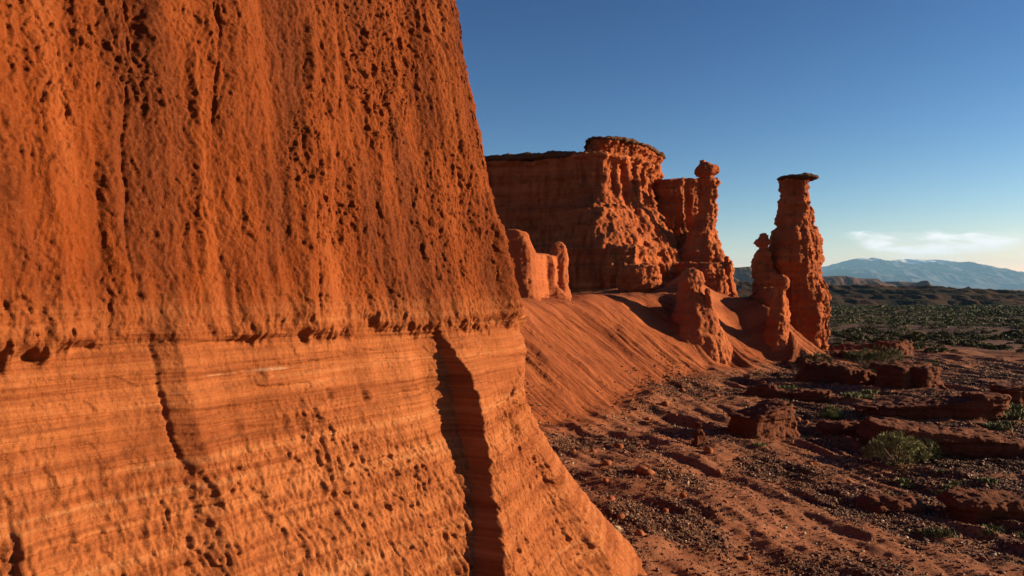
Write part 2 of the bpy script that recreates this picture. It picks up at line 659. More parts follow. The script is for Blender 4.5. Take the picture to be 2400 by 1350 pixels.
def build_ground():
    xs = axis_steps(-3, 32, lambda v: .075 if v < 14 else .11, -16000, 16000, 1.10)
    ys = axis_steps(8, 120, lambda v: .055 if v < 16 else (.085 if v < 30 else (.105 if v < 60 else .4)), -400, 16000, 1.06)
    X, Y = np.meshgrid(xs, ys)
    z, sd, bars = terrain(X, Y, True)
    v = np.stack([X.ravel(), Y.ravel(), z.ravel()], 1)
    me = mesh_np('ground', v, grid_faces(len(xs), len(ys)))
    a = me.attributes.new('slope_wash', 'FLOAT', 'POINT')
    a.data.foreach_set('value', sstep(-.5, 1.0, sd).astype(np.float32).ravel())
    a = me.attributes.new('gravel', 'FLOAT', 'POINT')
    a.data.foreach_set('value', gravel_mask(X.ravel(), Y.ravel(), sd.ravel(), bars.ravel()).astype(np.float32))
    a = me.attributes.new('fall_line', 'FLOAT_VECTOR', 'POINT')
    _sd, _ss = foot_sd(X.ravel(), Y.ravel())
    a.data.foreach_set('vector', np.stack([_ss, _sd * .10, _sd * 0], 1).astype(np.float32).ravel())
    k = N('desert_soil')
    fall = k.n('Attribute', None, attribute_name='fall_line').outputs['Vector']
    streak = k.noise(4.2, 6, .68, vec=fall)
    at = k.n('Attribute', None, attribute_name='slope_wash').outputs['Fac']
    gr = k.n('Attribute', None, attribute_name='gravel').outputs['Fac']
    big = k.noise(.3, 5, .6)
    soil = k.mix(k.ramp(big, [(.35, 0.), (.7, 1.)]), (.285, .104, .048), (.185, .060, .025))
    soil = k.mix(k.math('MULTIPLY', k.ramp(k.noise(1.3, 4), [(.5, 0.), (.7, 1.)]), .5), soil, (.32, .13, .068))
    # pebbly cover where the gravel lies
    vor = k.n('TexVoronoi', {'Vector': k.pos(), 'Scale': 17.0})
    peb = k.ramp(vor.outputs['Color'], [(.2, (.018, .011, .008)), (.6, (.09, .042, .024)), (.9, (.20, .10, .058))])
    soil = k.mix(k.math('MULTIPLY', gr, .8), soil, peb)
    wash = k.mix(k.ramp(k.noise(.6, 5, .6), [(.35, 0.), (.68, 1.)]), (.37, .105, .034), (.27, .066, .020))
    wash = k.mix(k.math('MULTIPLY', k.ramp(k.noise(9, 4), [(.5, 0.), (.8, 1.)]), .5), wash, (.14, .041, .018))
    wash = k.mix(k.math('MULTIPLY', k.ramp(streak, [(.48, 0.), (.62, 1.)]), .8), wash, (.15, .036, .013))
    wash = k.mix(k.math('MULTIPLY', k.ramp(streak, [(.30, 1.), (.42, 0.)]), .5), wash, (.40, .135, .055))
    c = k.mix(at, soil, wash)
    dist = k.n('SeparateXYZ', {0: k.n('NewGeometry').outputs['Position']}).outputs[1]
    far = k.n('MapRange', {0: dist, 1: 58, 2: 80}).outputs[0]
    pl = k.mix(k.ramp(k.noise(.12, 5, .6), [(.4, 0.), (.65, 1.)]), (.055, .027, .018), (.09, .042, .028))
    c = k.mix(k.math('MULTIPLY', far, k.math('SUBTRACT', 1.0, at)), c, pl)
    hp = k.math('MULTIPLY', k.ramp(vor.outputs['Distance'], [(0., 1.), (.75, 0.)]), gr)
    n1 = k.bump(hp, .8, .03)
    n2 = k.bump(k.noise(11, 6, .7), .9, .05, n1)
    n25 = k.bump(streak, k.math('MULTIPLY', at, 1.0), .22, n2)
    n3 = k.bump(k.noise(45, 3, .6), .4, .008, n25)
    k.principled(c, .92, n3, .15)
    o = link('ground', me, k.m)
    tag(o, 'reddish brown gravelly desert ground with a bare slope below the cliffs', 'ground', kind='structure')


def gravel_mask(x, y, sd, bars):
    n = fbm(np.stack([x * .35, y * .35, np.full_like(x, 7.7)], 1), 3)
    g = sstep(-.65, .25, n - bars * .34)
    return g * (1 - sstep(-.5, 2.6, sd + fbm(np.stack([x * .9, y * .9, np.full_like(x, 3.3)], 1), 2) * .7))


build_ground()


# ------------------------------------------------------------------ the near cliff
WA = np.array([-4.37, 6.80])
WT = np.array([.615, .788])
WN = np.array([.788, -.615])


def wall_flare(z):
    lo = np.clip(4.5 - z, 0, None)
    return np.where(z > 4.5, -(z - 4.5) * .180 - .05 * sstep(4.5, 5.6, z), .33 * lo + .07 * lo ** 2)


def wall_at(px, py):
    k = (px - 1200) / FPX
    z = 4.5
    for _ in range(60):
        o = float(wall_flare(np.array(z)))
        s = (k * (WA[1] + WN[1] * o) - WA[0] - WN[0] * o) / (WT[0] - WT[1] * k)
        y = WA[1] + WT[1] * s + WN[1] * o
        z = .5 * z + .5 * (CAM_Z - (py - 675) / FPX * y)
    return s, z


def wall_path(pts):
    q = sorted([wall_at(*p)[::-1] for p in pts])
    zz, sv = np.array([a for a, _ in q]), np.array([b for _, b in q])
    return lambda z: np.interp(z, zz, sv)


def build_cliff():
    front = np.array([WA - WT * 14, WA - WT * 7, WA, WA + WT * 3, WA + WT * 5.2, WA + WT * 6.1, (-.22, 12.15), (.08, 12.9), (.02, 13.9), (-.8, 16.2), (-3, 19.5), (-9, 23.5), (-16, 26)])
    front = chaikin(front, 3, closed=False)
    back = np.array([(-24, 24), (-28, 8), (-22, -8)])
    # sampling: dense where the wall is seen
    L = np.concatenate([[0], np.cumsum(np.linalg.norm(np.diff(front, axis=0), axis=1))])
    i0 = np.argmin(np.linalg.norm(front - WA, axis=1))
    s_of = L - L[i0]
    ss = np.concatenate([np.arange(s_of[0], -1.2, .25), np.arange(-1.2, 7.9, .0125), np.arange(7.9, 10, .05), np.arange(10, s_of[-1], .4)])
    fx, fy = np.interp(ss, s_of, front[:, 0]), np.interp(ss, s_of, front[:, 1])
    P = np.stack([fx, fy], 1)
    T = np.gradient(P, axis=0)
    T /= np.linalg.norm(T, axis=1, keepdims=True)
    Nn = np.stack([T[:, 1], -T[:, 0]], 1)
    zs = np.concatenate([np.arange(-.6, .9, .06), np.arange(.9, 9.9, .0125), np.arange(9.9, 17, .15)])
    nu, nv = len(ss), len(zs)
    s, z = np.meshgrid(ss, zs)
    s, z = s.ravel(), z.ravel()
    Q = lambda fs, fz, o=0.: np.stack([s * fs + o, z * fz + o * .7, np.full_like(s, o * 1.3 + .4)], 1)
    D = wall_flare(z)
    up = sstep(4.36, 4.64, z + .16 * fbm(Q(1.6, .2, 3.), 3) + .10 * fbm(Q(6., 2., 3.5), 3))
    low = 1 - up
    # broad hollows and ribs of the massive bed
    D = D + fbm(Q(.62, .12, 1.), 3) * .15 * (.30 + .70 * up)
    D = D + fbm(Q(2.1, .11, 5.), 3) * .10 * up + ridged(Q(.85, .05, 150.), 2) * .06 * up + fbm(Q(1.5, .3, 5.5), 3) * .05 * low
    # cracks and ribs
    wob = fbm(Q(.3, 1.3, 8.), 3) * .05
    for pts, dep, w, rib in (
            ([(322, 0), (325, 330), (330, 520), (345, 690)], .06, .024, .05),
            ([(524, 20), (518, 180), (520, 345)], .09, .028, .03),
            ([(752, 0), (750, 300), (745, 520), (758, 790)], .05, .028, .06),
            ([(812, 0), (805, 250), (800, 480)], .06, .05, .05),
            ):
        f = wall_path(pts)
        zz = sorted(wall_at(*p)[1] for p in pts)
        m = sstep(zz[0] - .1, zz[0] + .5, z) * (1 - sstep(zz[-1] - .3, zz[-1] + .5, z)) if pts[0][1] > 5 else sstep(zz[0] - .1, zz[0] + .4, z)
        t = s - f(z) - wob
        m = m * sstep(-.55, .25, fbm(Q(.3, 1.4, 80. + pts[0][0]), 3) + .12)
        w = w * .5
        D = D - dep * .6 * np.exp(-(t / w) ** 2) * m
        D = D + rib * np.exp(-((t + .13) / .10) ** 2) * m + rib * .4 * np.exp(-((t - .22) / .14) ** 2) * m
    # slanting buttress that crosses the laminated bed on the left
    f = wall_path([(375, 705), (395, 800), (425, 930), (470, 1070), (500, 1180), (520, 1345)])
    m = 1 - sstep(4.55, 4.85, z)
    t = s - f(z) - wob * .6
    D = D + m * .11 * (.15 * sstep(-.03, .02, t) + .85 * np.clip(t / .22, 0, 1)) * (1 - np.clip((t - .24) / .75, 0, 1)) - m * .035 * sstep(-.3, .3, fbm(Q(.3, 1.8, 93.), 2)) * np.exp(-((t + .02) / .020) ** 2)
    f = wall_path([(72, 1150), (75, 1250), (100, 1345)])
    t = s - f(z) - wob
    D = D + (1 - sstep(2.9, 3.3, z)) * .08 * sstep(-.04, .04, t) * (1 - sstep(.05, .7, t))
    # the sharp fin low on the right
    f = wall_path([(1035, 745), (1050, 790), (1080, 870), (1105, 980), (1130, 1080), (1142, 1180), (1145, 1350)])
    t = s - f(z) - wob * .25
    H = (.27 + .05 * np.exp(-((z - 3.4) / .36) ** 2) + .04 * (1 - sstep(2.1, 2.6, z)) + .02 * fbm(Q(.2, 2.1, 71.), 3)) * (1 - sstep(3.7, 4.6, z)) + .06 * (1 - sstep(4.4, 5.3, z))
    t = t + .022 * fbm(Q(1., 3.2, 77.), 3)
    D = D - .50 * np.clip((t - .03) / 1.9, 0, 1) * (1 - sstep(2.9, 4.3, z))
    D = D - .07 * np.exp(-((t + .42) / .30) ** 2) * (1 - sstep(3.8, 4.5, z))
    D = D + H * sstep(-.09, .02, t) * (1 - .9 * np.clip(t - .05, 0, 1.9) / 1.9)
    # the outer facet of the massive bed turns towards the light
    f = wall_path([(1040, 0), (1062, 180), (1068, 310), (1110, 430), (1165, 560), (1200, 700)])
    t = s - f(z) - wob
    D = D + sstep(4.4, 4.9, z) * (.16 * np.clip((t + .5) / .5, 0, 1) * (t < 0) + (.16 - .40 * np.clip(t / 1.0, 0, 1)) * (t >= 0))
    # second facet edge near the outline
    f = wall_path([(1300, 1060), (1385, 1170), (1410, 1240), (1465, 1350)])
    t = s - f(z)
    D = D + .10 * (1 - sstep(2.2, 2.8, z)) * sstep(-.12, .03, t) * (1 - sstep(.1, .5, t))
    # the ledge between both beds
    led = 4.53 + .05 * fbm(Q(1.2, .0, 12.), 3)
    D = D + .05 * np.exp(-((z - led) / .05) ** 2) * sstep(-.1, .5, fbm(Q(1.1, 0, 14.), 3)) - .035 * np.exp(-((z - led + .10) / .06) ** 2) * sstep(-.2, .3, fbm(Q(1.9, .5, 18.), 3))
    D = D + up * .09
    # laminae
    lam = fbm(np.stack([s * .25, (z + .05 * fbm(Q(.6, .6, 2.), 2)) * 9., np.full_like(s, 1.)], 1), 5, .65)
    zq = (z + .10 * fbm(Q(.5, .35, 4.), 2) - s * .012) * 5.2 + 1.3 * fbm(np.stack([z * 0 + .4, z * 1.7, z * 0 + 2.], 1), 2)
    saw = zq - np.floor(zq)
    saw = np.where(saw < .82, saw / .82, (1 - saw) / .18)
    D = D + low * (saw - .5) * .030 * (.25 + .75 * sstep(-.3, .3, fbm(Q(.7, .9, 55.), 2)))
    smooth_band = low * sstep(3.15, 3.75, z + .35 * fbm(Q(.8, .5, 16.), 2))
    D = D + lam * (.003 + .014 * low + .014 * smooth_band)
    # crust of knobs and pits, in patches
    patch = sstep(-.22, .30, fbm(Q(.75, .5, 20.), 4) + .10)
    crust = up * (.25 + .75 * patch) + low * (1 - smooth_band) * (.45 + .55 * sstep(-.25, .2, fbm(Q(.9, .45, 23.), 3)))
    wx = fbm(Q(2.6, 2.6, 30.), 3)
    wy = fbm(Q(2.6, 2.6, 35.), 3)
    q1 = np.stack([s * 6.3 + wx * 1.1, z * 4.6 + wy * 1.1, np.full_like(s, .5)], 1)
    f1, f2 = worley(q1)
    q2 = np.stack([s * 15. + wx * 2., z * 11. + wy * 2., np.full_like(s, 5.5)], 1)
    g1, g2 = worley(q2)
    k1 = np.clip(1 - (f1 / .42) ** 2, 0, None)
    k2 = np.clip(1 - (g1 / .46) ** 2, 0, None)
    pits = np.clip(.42 - g1, 0, None)
    right = sstep(4.6, 5.6, s + (4.5 - z) * .25)
    rough = fbm(Q(12., 5.5, 40.) + np.stack([wx, wy, wx * 0], 1) * .5, 5, .62)
    rough = np.where(rough > 0, rough, rough * .30)
    calm = sstep(-.15, .3, fbm(Q(.9, .22, 101.), 3))
    k1 = k1 * sstep(-.35, .35, fbm(Q(2.2, 1.6, 44.), 2))
    k2 = k2 * sstep(-.45, .25, fbm(Q(4.4, 3.0, 47.), 2))
    amp = (.8 + .2 * up) * (1 - .35 * right)
    D = D + crust * amp * (k1 * .012 * (.35 + .65 * patch) + k2 * .010 + rough * .024 * (.6 + .4 * calm) - .01)
    grit = fbm(Q(26., 20., 160.), 3)
    D = D + (.3 + .7 * crust) * grit * .0075
    wq = np.stack([s * 10. + wx * 1.0, z * 4.8 + wy * 1.0, np.full_like(s, .3)], 1)
    bil = np.abs(perlin(wq)) + .55 * np.abs(perlin(wq * 2.1 + 9.)) + .30 * np.abs(perlin(wq * 4.3 + 3.))
    D = D + (.25 + .75 * crust) * (1 - .8 * smooth_band) * (bil - .45) * (.026 + .010 * up)
    d1, d2 = worley(np.stack([s * 8.5 + wx * .8, z * 4.2 + wy * .8, np.full_like(s, 3.5)], 1))
    e1, e2 = worley(np.stack([s * 16. + wy * 1.2, z * 10. + wx * 1.2, np.full_like(s, 9.5)], 1))
    zone = low * (1 - smooth_band) * sstep(-.12, .12, fbm(Q(.8, .6, 130.), 4) + .06)
    D = D + zone * (np.clip(1 - (d1 / .55) ** 2, 0, None) * .034 + np.clip(1 - (e1 / .5) ** 2, 0, None) * .022)
    zone2 = up * sstep(-.2, .2, fbm(Q(.9, .7, 140.), 4))
    D = D + zone2 * np.clip(1 - (e1 / .5) ** 2, 0, None) * .011
    h1, h2 = worley(np.stack([s * 21. + wx * 1.6 + wy, z * 5.5 + wy * 1.2, np.full_like(s, 8.5)], 1))
    notch = sstep(.42, .10, h1) * sstep(-.05, .35, fbm(Q(1.9, 1.2, 90.), 3))
    D = D - (.25 + .75 * crust) * (1 - .6 * smooth_band) * notch * .013 * sstep(-.1, .3, fbm(Q(1.3, 1.1, 50.), 2))
    D = D + rough * (.012 + .010 * low * (1 - smooth_band))
    # a few embedded cobbles / holes
    for px, py, r, h in ((893, 922, .07, .06), (800, 920, .06, -.06), (1150, 752, .05, -.08), (365, 695, .045, -.06), (985, 765, .04, .04), (750, 795, .04, .04), (655, 870, .06, .04), (490, 1085, .06, .05)):
        a, b = wall_at(px, py)
        D = D + h * np.exp(-(((s - a) / r) ** 2 + ((z - b) / r) ** 2) ** 1.5)
    # broken flakes with crisp edges, and thin beds that stand in and out below the ledge
    pw = np.stack([wx, wy, wx * 0], 1)
    p0 = fbm(Q(3.4, 2.3, 120.), 3)
    D = D + crust * np.where(p0 > 0, p0, p0 * .4) * .030
    p1 = plates(np.stack([s * 6., z * 2.8, np.full_like(s, 2.5)], 1) + pw * .4)
    p2 = plates(np.stack([s * 15., z * 8., np.full_like(s, 6.5)], 1) + pw * .6)
    p4 = plates(np.stack([s * 29., z * 22., np.full_like(s, 7.5)], 1) + pw * .8)
    p3 = plates(np.stack([s * 1.1, z * 11. - s * .12, np.full_like(s, 4.5)], 1) + pw * np.array([.5, .35, 0]))
    D = D + (.30 + .70 * crust * (.3 + .7 * calm)) * ((p1 - .5) * .046 + (p2 - .5) * .036 + (p4 - .5) * .018) * (1 - .8 * smooth_band)
    D = D + low * (p3 - .5) * .026 * (.35 + .65 * smooth_band)
    up2 = np.tile(Nn, (nv, 1))
    B = np.tile(P, (nv, 1))
    # knobs hang and lean a little instead of being a pure relief
    tz = crust * (.015 * fbm(Q(6, 6, 60.), 2))
    ts = crust * (.020 * fbm(Q(6, 6, 66.), 2))
    TT = np.tile(T, (nv, 1))
    v = np.empty((len(s), 3), np.float32)
    v[:, :2] = B + up2 * D[:, None] + TT * ts[:, None]
    v[:, 2] = z + tz
    top = v[-nu:].copy()
    faces = [grid_faces(nu, nv)]
    # close the body behind
    n0 = len(v)
    bk = np.array([(x, y, zz) for zz in (-.6, 17.0) for x, y in back], np.float32)
    v = np.concatenate([v, bk])
    first, last = 0, nu - 1
    b = lambda i, t: n0 + t * 3 + i
    lo0, lo1, hi0, hi1 = 0, nu - 1, (nv - 1) * nu, nv * nu - 1
    side_l = np.array([[lo1, b(0, 0), b(0, 1), hi1], [b(0, 0), b(1, 0), b(1, 1), b(0, 1)], [b(1, 0), b(2, 0), b(2, 1), b(1, 1)], [b(2, 0), lo0, hi0, b(2, 1)]])
    c = n0 + 6
    v = np.concatenate([v, [[-14, 10, 17.3]]])
    ring = list(range(hi0, hi1 + 1)) + [b(0, 1), b(1, 1), b(2, 1)]
    ring = np.array(ring)
    tri = np.stack([ring, np.roll(ring, -1), np.full(len(ring), c)], 1)
    me = mesh_np('near_cliff', v, [faces[0], side_l, tri])
    o = link('sandstone_cliff', me, M_CLIFF)
    tag(o, 'huge pitted orange sandstone cliff face close by, banded below a thin ledge', 'cliff')


build_cliff()


# ------------------------------------------------------------------ rock towers behind
def Z(rows, ox=1100, oy=300, f=2.1778):
    return [(oy + zy / f, ox + a / f, ox + b / f) for zy, a, b in rows]


def weather(me, flute=.12, bed=.10, lump=.10, fine=.04, seed=0, bedf=1.5, ff=1.0, lumpf=1.0, joint=.045, slab=.20, sf=1.0):
    def one(v, n):
        side = 1 - np.abs(n[:, 2]) * .6
        a = fbm(np.stack([v[:, 0] * ff + seed, v[:, 1] * ff, v[:, 2] * .13 * ff], 1), 4, .55)
        a = np.where(a > 0, a, -np.abs(a) ** .8)
        l = fbm(np.stack([v[:, 0] * .8 * lumpf, v[:, 1] * .8 * lumpf, v[:, 2] * .8 * lumpf + seed], 1), 4, .5)
        b = strata(v[:, 2], v[:, 0], v[:, 1], seed + .3, bedf)
        return side * (a * flute + b * bed) + l * lump
    displace(me, one)

    def joints(v, n):
        w = fbm(v * .7 + seed, 2)[:, None] * .5
        a1, a2 = worley(v * np.array([1.0, 1.0, .42], np.float32) * ff + w + seed * 1.7)
        b1, b2 = worley(v * np.array([2.1, 2.1, 1.5], np.float32) + w * 2 + seed * .7)
        sd = 1 - np.abs(n[:, 2]) * .5
        return sd * (-joint * np.exp(-((a2 - a1) / .10) ** 2) - joint * .45 * np.exp(-((b2 - b1) / .12) ** 2) + joint * .5 * (.5 - a1) + joint * .35 * (.5 - b1)
                     + slab * (plates(v * np.array([.45 * sf, .45 * sf, 2.0 * sf], np.float32) + w * .5 + seed) - .5) + slab * .55 * (plates(v * np.array([1.5 * sf, 1.5 * sf, 4.6 * sf], np.float32) + w * .7 + seed * 2.) - .5))
    displace(me, joints)

    def two(v, n):
        q = v * 2.4 + seed
        w1, w2 = worley(q * np.array([1, 1, .8], np.float32))
        r = fbm(v * 4.0 + seed, 5, .62) * 1.3
        b = strata(v[:, 2], v[:, 0], v[:, 1], seed + 7.3, bedf * 3.5)
        return (np.clip(.6 - w1, 0, None) * 1.2 + r * .6 + b * .5) * fine
    displace(me, two)
    return me


def formation(name, label, cat, shells, mat, voxel, parent=None, smooth=2, **kw):
    me = shells.fuse(voxel, smooth)
    weather(me, **kw)
    o = link(name, me, mat, parent)
    if label:
        tag(o, label, cat)
    return o


# -- the mesa
def build_mesa():
    t = tag(empty('sandstone_mesa', (5, 80, 4)), 'broad flat-topped red mesa with a shaded left wall and a fluted sunlit buttress', 'mesa')
    inv = Vector((-5, -80, -4))
    poly = np.array([(-16, 79), (-6, 73.2), (-1.9, 71.6), (2.6, 70), (6.0, 68.6), (7.4, 67.6), (9.0, 68.6), (11.0, 70.4), (12.9, 73.6), (14.4, 77.6), (14.6, 84), (13, 92), (-16, 92)], float)
    p = resample(chaikin(poly, 2), .30)
    sh = Shells()
    n = poly_normals(p)
    rings = []
    for z, o, o2 in ((1.0, 2.2, 4.8), (3.5, 2.0, 4.4), (6.8, 1.7, 4.2), (8.2, 1.4, 3.9), (8.5, .9, 3.1), (9.2, .7, 2.8), (10.3, .45, 2.1), (11.4, .25, 1.3), (12.6, .10, .5), (14, .0, .15), (15.6, .0, .0), (15.9, .05, .1), (16.1, .30, .35), (16.35, .32, .4), (16.5, .1, .2)):
        f = sstep(-.1, .6, n[:, 0])          # how far a stretch of wall turns to the right
        off = o + (o2 - o) * f
        top = (1 - sstep(16, 15.5, np.array(z))) if False else 0
        zz = np.full(len(p), float(z)) + (sstep(12, 16.2, z) * fbm(np.stack([p[:, 0] * .3, p[:, 1] * .3, np.full(len(p), 3.)], 1), 2) * .35 + sstep(14, 16, z) * -(7 - p[:, 0]) * .0)
        w = np.exp(-(((p[:, 0] - 7.2) / 2.4) ** 2 + ((p[:, 1] - 68) / 3.) ** 2)) * np.interp(z, [1, 8.2, 10.3, 11.4, 12.6, 14], [1., 1., .95, .7, .25, 0.])
        rings.append(np.stack([p[:, 0] + n[:, 0] * off - 1.9 * w, p[:, 1] + n[:, 1] * off - 2.2 * w, zz], 1))
    c = np.array([1., 82., 16.8])
    for q in (.7, .35):
        rings.append(rings[-1] * q + c * (1 - q) if q == .7 else rings[-1] * .5 + c * .5)
    sh.rings(rings)
    sh.prism(np.array([(9.7, 62.6), (10.6, 66), (9, 70), (-3, 72), (1.2, 65.6)]), [(1, .5), (4, .3), (7.4, .1), (7.9, .15), (8.25, .1), (8.4, -.15)])
    # gullies are carved by displacing with deep flutes on the sunlit side
    me = sh.fuse(.11, 2)

    def flutes(v, n):
        u = v[:, 0] * .62 + v[:, 1] * .78
        side = sstep(-.05, .5, n[:, 0]) * (1 - np.abs(n[:, 2]))
        zz = sstep(8, 10, v[:, 2]) * (1 - sstep(15.4, 16.0, v[:, 2]))
        wv = fbm(np.stack([u * .2, v[:, 2] * .25, np.full_like(u, 6.)], 1), 2) * .35
        a = ridged(np.stack([(u + wv) * .42, v[:, 2] * .03, np.full_like(u, 2.6)], 1), 2, .45)
        g = np.zeros_like(u)
        for u0, w, d in ((58.7, .22, .6), (59.9, .42, 1.25), (61.2, .25, .7), (62.7, .45, 1.2), (64.2, .28, .8), (65.9, .5, 1.2), (67.6, .35, .9)):
            g += d * np.exp(-((u + wv * .8 - u0) / w) ** 2)
        return np.clip(a, -.6, 1.) * side * zz * .15 - g * side * zz * .52
    displace(me, flutes)
    weather(me, flute=.42, bed=.12, lump=.09, fine=.04, seed=3, bedf=1.1, ff=1.25, joint=.06, slab=.20)
    b = link('mesa_body', me, M_ROCK, t)
    b.matrix_parent_inverse.translation = inv
    # the cap bed, an overhanging slab on the right half
    sh = Shells()
    cap = chaikin(np.array([(6.9, 69.2), (7.7, 68.5), (9.2, 69.4), (11.5, 71.5), (13.3, 75.5), (14.7, 78.6), (14.4, 82), (10.5, 86), (7.9, 80)], float), 1)
    sh.prism(cap, [(15.9, -.3), (16.5, -.4), (17.0, -.2), (17.35, .1), (17.55, .3), (17.8, .3), (17.9, .1)])
    me = sh.fuse(.09, 1)
    weather(me, flute=.22, bed=.14, lump=.20, fine=.10, seed=9, bedf=2.2, ff=1.3)
    b = link('cap_rock', me, M_ROCK, t)
    b.matrix_parent_inverse.translation = inv
    sh = Shells()
    sh.prism(chaikin(cap, 1), [(17.72, .3), (17.80, .62), (17.98, .66), (18.08, .3)])
    sh.prism(chaikin(np.array([(-15, 78.6), (-6, 72.9), (-1.9, 71.3), (2.6, 69.7), (5.6, 68.6), (6.5, 72), (4, 84), (-15, 88)], float), 2), [(16.3, .1), (16.5, .38), (16.75, .35), (16.9, .0)])
    me = sh.fuse(.08, 1)
    weather(me, flute=.12, bed=.03, lump=.14, fine=.06, seed=12, bedf=3, lumpf=1.5, slab=.10)
    b = link('dark_crust', me, M_CAP, t)
    b.matrix_parent_inverse.translation = inv


build_mesa()

# -- tower with a balanced head, and the wall that ties it to the mesa
sh = Shells()
sh.column(Z([(162, 1172, 1200), (172, 1168, 1205), (180, 1166, 1225), (200, 1150, 1258), (215, 1147, 1262), (235, 1150, 1255), (248, 1180, 1240), (256, 1186, 1245), (262, 1192, 1265), (280, 1190, 1280), (292, 1195, 1270),
             (310, 1192, 1255), (345, 1186, 1262), (365, 1183, 1256), (430, 1170, 1262), (500, 1140, 1266), (560, 1110, 1270), (600, 1090, 1278), (640, 1070, 1292), (700, 1050, 1305), (800, 1040, 1315), (920, 1020, 1340)]), 70, 1.0, seed=2)
sh.column(Z([(262, 955, 1195), (268, 948, 1205), (276, 952, 1200), (290, 956, 1198), (400, 950, 1205), (500, 945, 1215), (620, 965, 1225), (900, 940, 1260)]), 74, .34, seed=5, power=4)
sh.column(Z([(270, 1068, 1094), (290, 1064, 1092), (400, 1062, 1094), (480, 1055, 1100), (600, 1030, 1130), (900, 1000, 1150)]), 72, 1.2, seed=6)
sh.prism(np.array([(16.0, 65.0), (17.6, 65.3), (18.6, 68.5), (14.5, 70), (13.2, 67.5)]), [(0, 1.0), (2.5, .7), (4.3, .35), (5.8, .1), (6.6, -.1), (7.1, -.5)])
sh.column(Z([(655, 1305, 1322), (690, 1297, 1340), (720, 1292, 1350), (760, 1290, 1345), (800, 1285, 1352), (850, 1270, 1372), (950, 1240, 1410)]), 66, 1.0, seed=8)
formation('rock_tower', 'narrow red tower with a knobbly balanced head joined to the mesa', 'rock tower', sh, M_ROCK, .085, flute=.26, bed=.13, lump=.11, fine=.03, seed=21, bedf=1.6, ff=1.2)

# -- the lone spire on the right with its cap
t = tag(empty('rock_spire', (18.6, 57, 0)), 'tall bottle-shaped red spire standing alone beside the plain, with a thin flat cap', 'rock spire')
inv = Vector((-18.6, -57, 0))
sh = Shells()
SP = Z([(262, 1594, 1738), (280, 1592, 1733), (300, 1588, 1730), (306, 1585, 1738), (318, 1583, 1738), (326, 1590, 1730), (345, 1590, 1730), (380, 1585, 1737), (440, 1578, 1744), (500, 1570, 1750), (512, 1562, 1754), (524, 1550, 1764),
        (545, 1547, 1772), (575, 1545, 1782), (590, 1540, 1778), (605, 1532, 1778), (630, 1525, 1794), (655, 1520, 1801), (690, 1512, 1803), (708, 1522, 1792), (722, 1540, 1784), (745, 1562, 1785), (770, 1580, 1798), (800, 1588, 1812), (860, 1590, 1817),
        (900, 1590, 1813), (980, 1588, 1822), (1060, 1588, 1822), (1110, 1594, 1816), (1150, 1600, 1808), (1165, 1598, 1812), (1190, 1592, 1812), (1260, 1585, 1835)])
sh.column(SP, 57, .95, seed=3, rough=.16)
me = sh.fuse(.065, 1)
weather(me, flute=.24, bed=.12, lump=.13, fine=.03, seed=31, bedf=1.7, ff=1.3)
b = link('spire_body', me, M_ROCK, t)
b.matrix_parent_inverse.translation = inv
sh = Shells()
sh.column(Z([(238, 1640, 1700), (243, 1600, 1735), (248, 1582, 1755), (256, 1572, 1768), (262, 1578, 1760), (270, 1596, 1738)]), 57, 1.0, seed=13)
me = sh.fuse(.06, 0)
weather(me, flute=.03, bed=.02, lump=.10, fine=.06, seed=33, bedf=3, slab=.05)
b = link('cap_rock', me, M_CAP, t)
b.matrix_parent_inverse.translation = inv

sh = Shells()
sh.column(Z([(535, 1492, 1518), (545, 1482, 1528), (562, 1474, 1530), (575, 1468, 1542), (590, 1465, 1546), (602, 1468, 1525), (610, 1484, 1520), (618, 1478, 1526), (640, 1458, 1540), (700, 1450, 1550), (760, 1455, 1570), (830, 1446, 1580), (910, 1438, 1590), (1000, 1420, 1610), (1150, 1400, 1640)]), 56, .9, seed=15)
formation('rock_pinnacle', 'slim pinnacle with a small knob head, tucked against the left of the spire', 'pinnacle', sh, M_ROCK, .065, flute=.16, bed=.12, lump=.11, fine=.03, seed=41, bedf=1.9, ff=1.5)

sh = Shells()
sh.column(Z([(752, 1572, 1608), (765, 1556, 1622), (785, 1550, 1628), (805, 1552, 1626), (830, 1556, 1612), (880, 1548, 1606), (930, 1535, 1612), (1000, 1515, 1620), (1080, 1495, 1632), (1140, 1470, 1645), (1180, 1450, 1662), (1230, 1420, 1690), (1290, 1390, 1735), (1345, 1340, 1790)]), 50.5, 1.0, seed=17)
sh.column(Z([(815, 1500, 1590), (840, 1476, 1600), (870, 1462, 1612), (930, 1452, 1618), (1020, 1440, 1626), (1120, 1425, 1640), (1260, 1400, 1660)]), 54., 1.2, seed=18)
formation('rock_pinnacle', 'hooded buttress pinnacle in front of the spire, its foot spreading into the slope', 'pinnacle', sh, M_ROCK, .065, flute=.13, bed=.06, lump=.12, fine=.05, joint=.03, slab=.10, seed=43, bedf=1.6, ff=1.6)

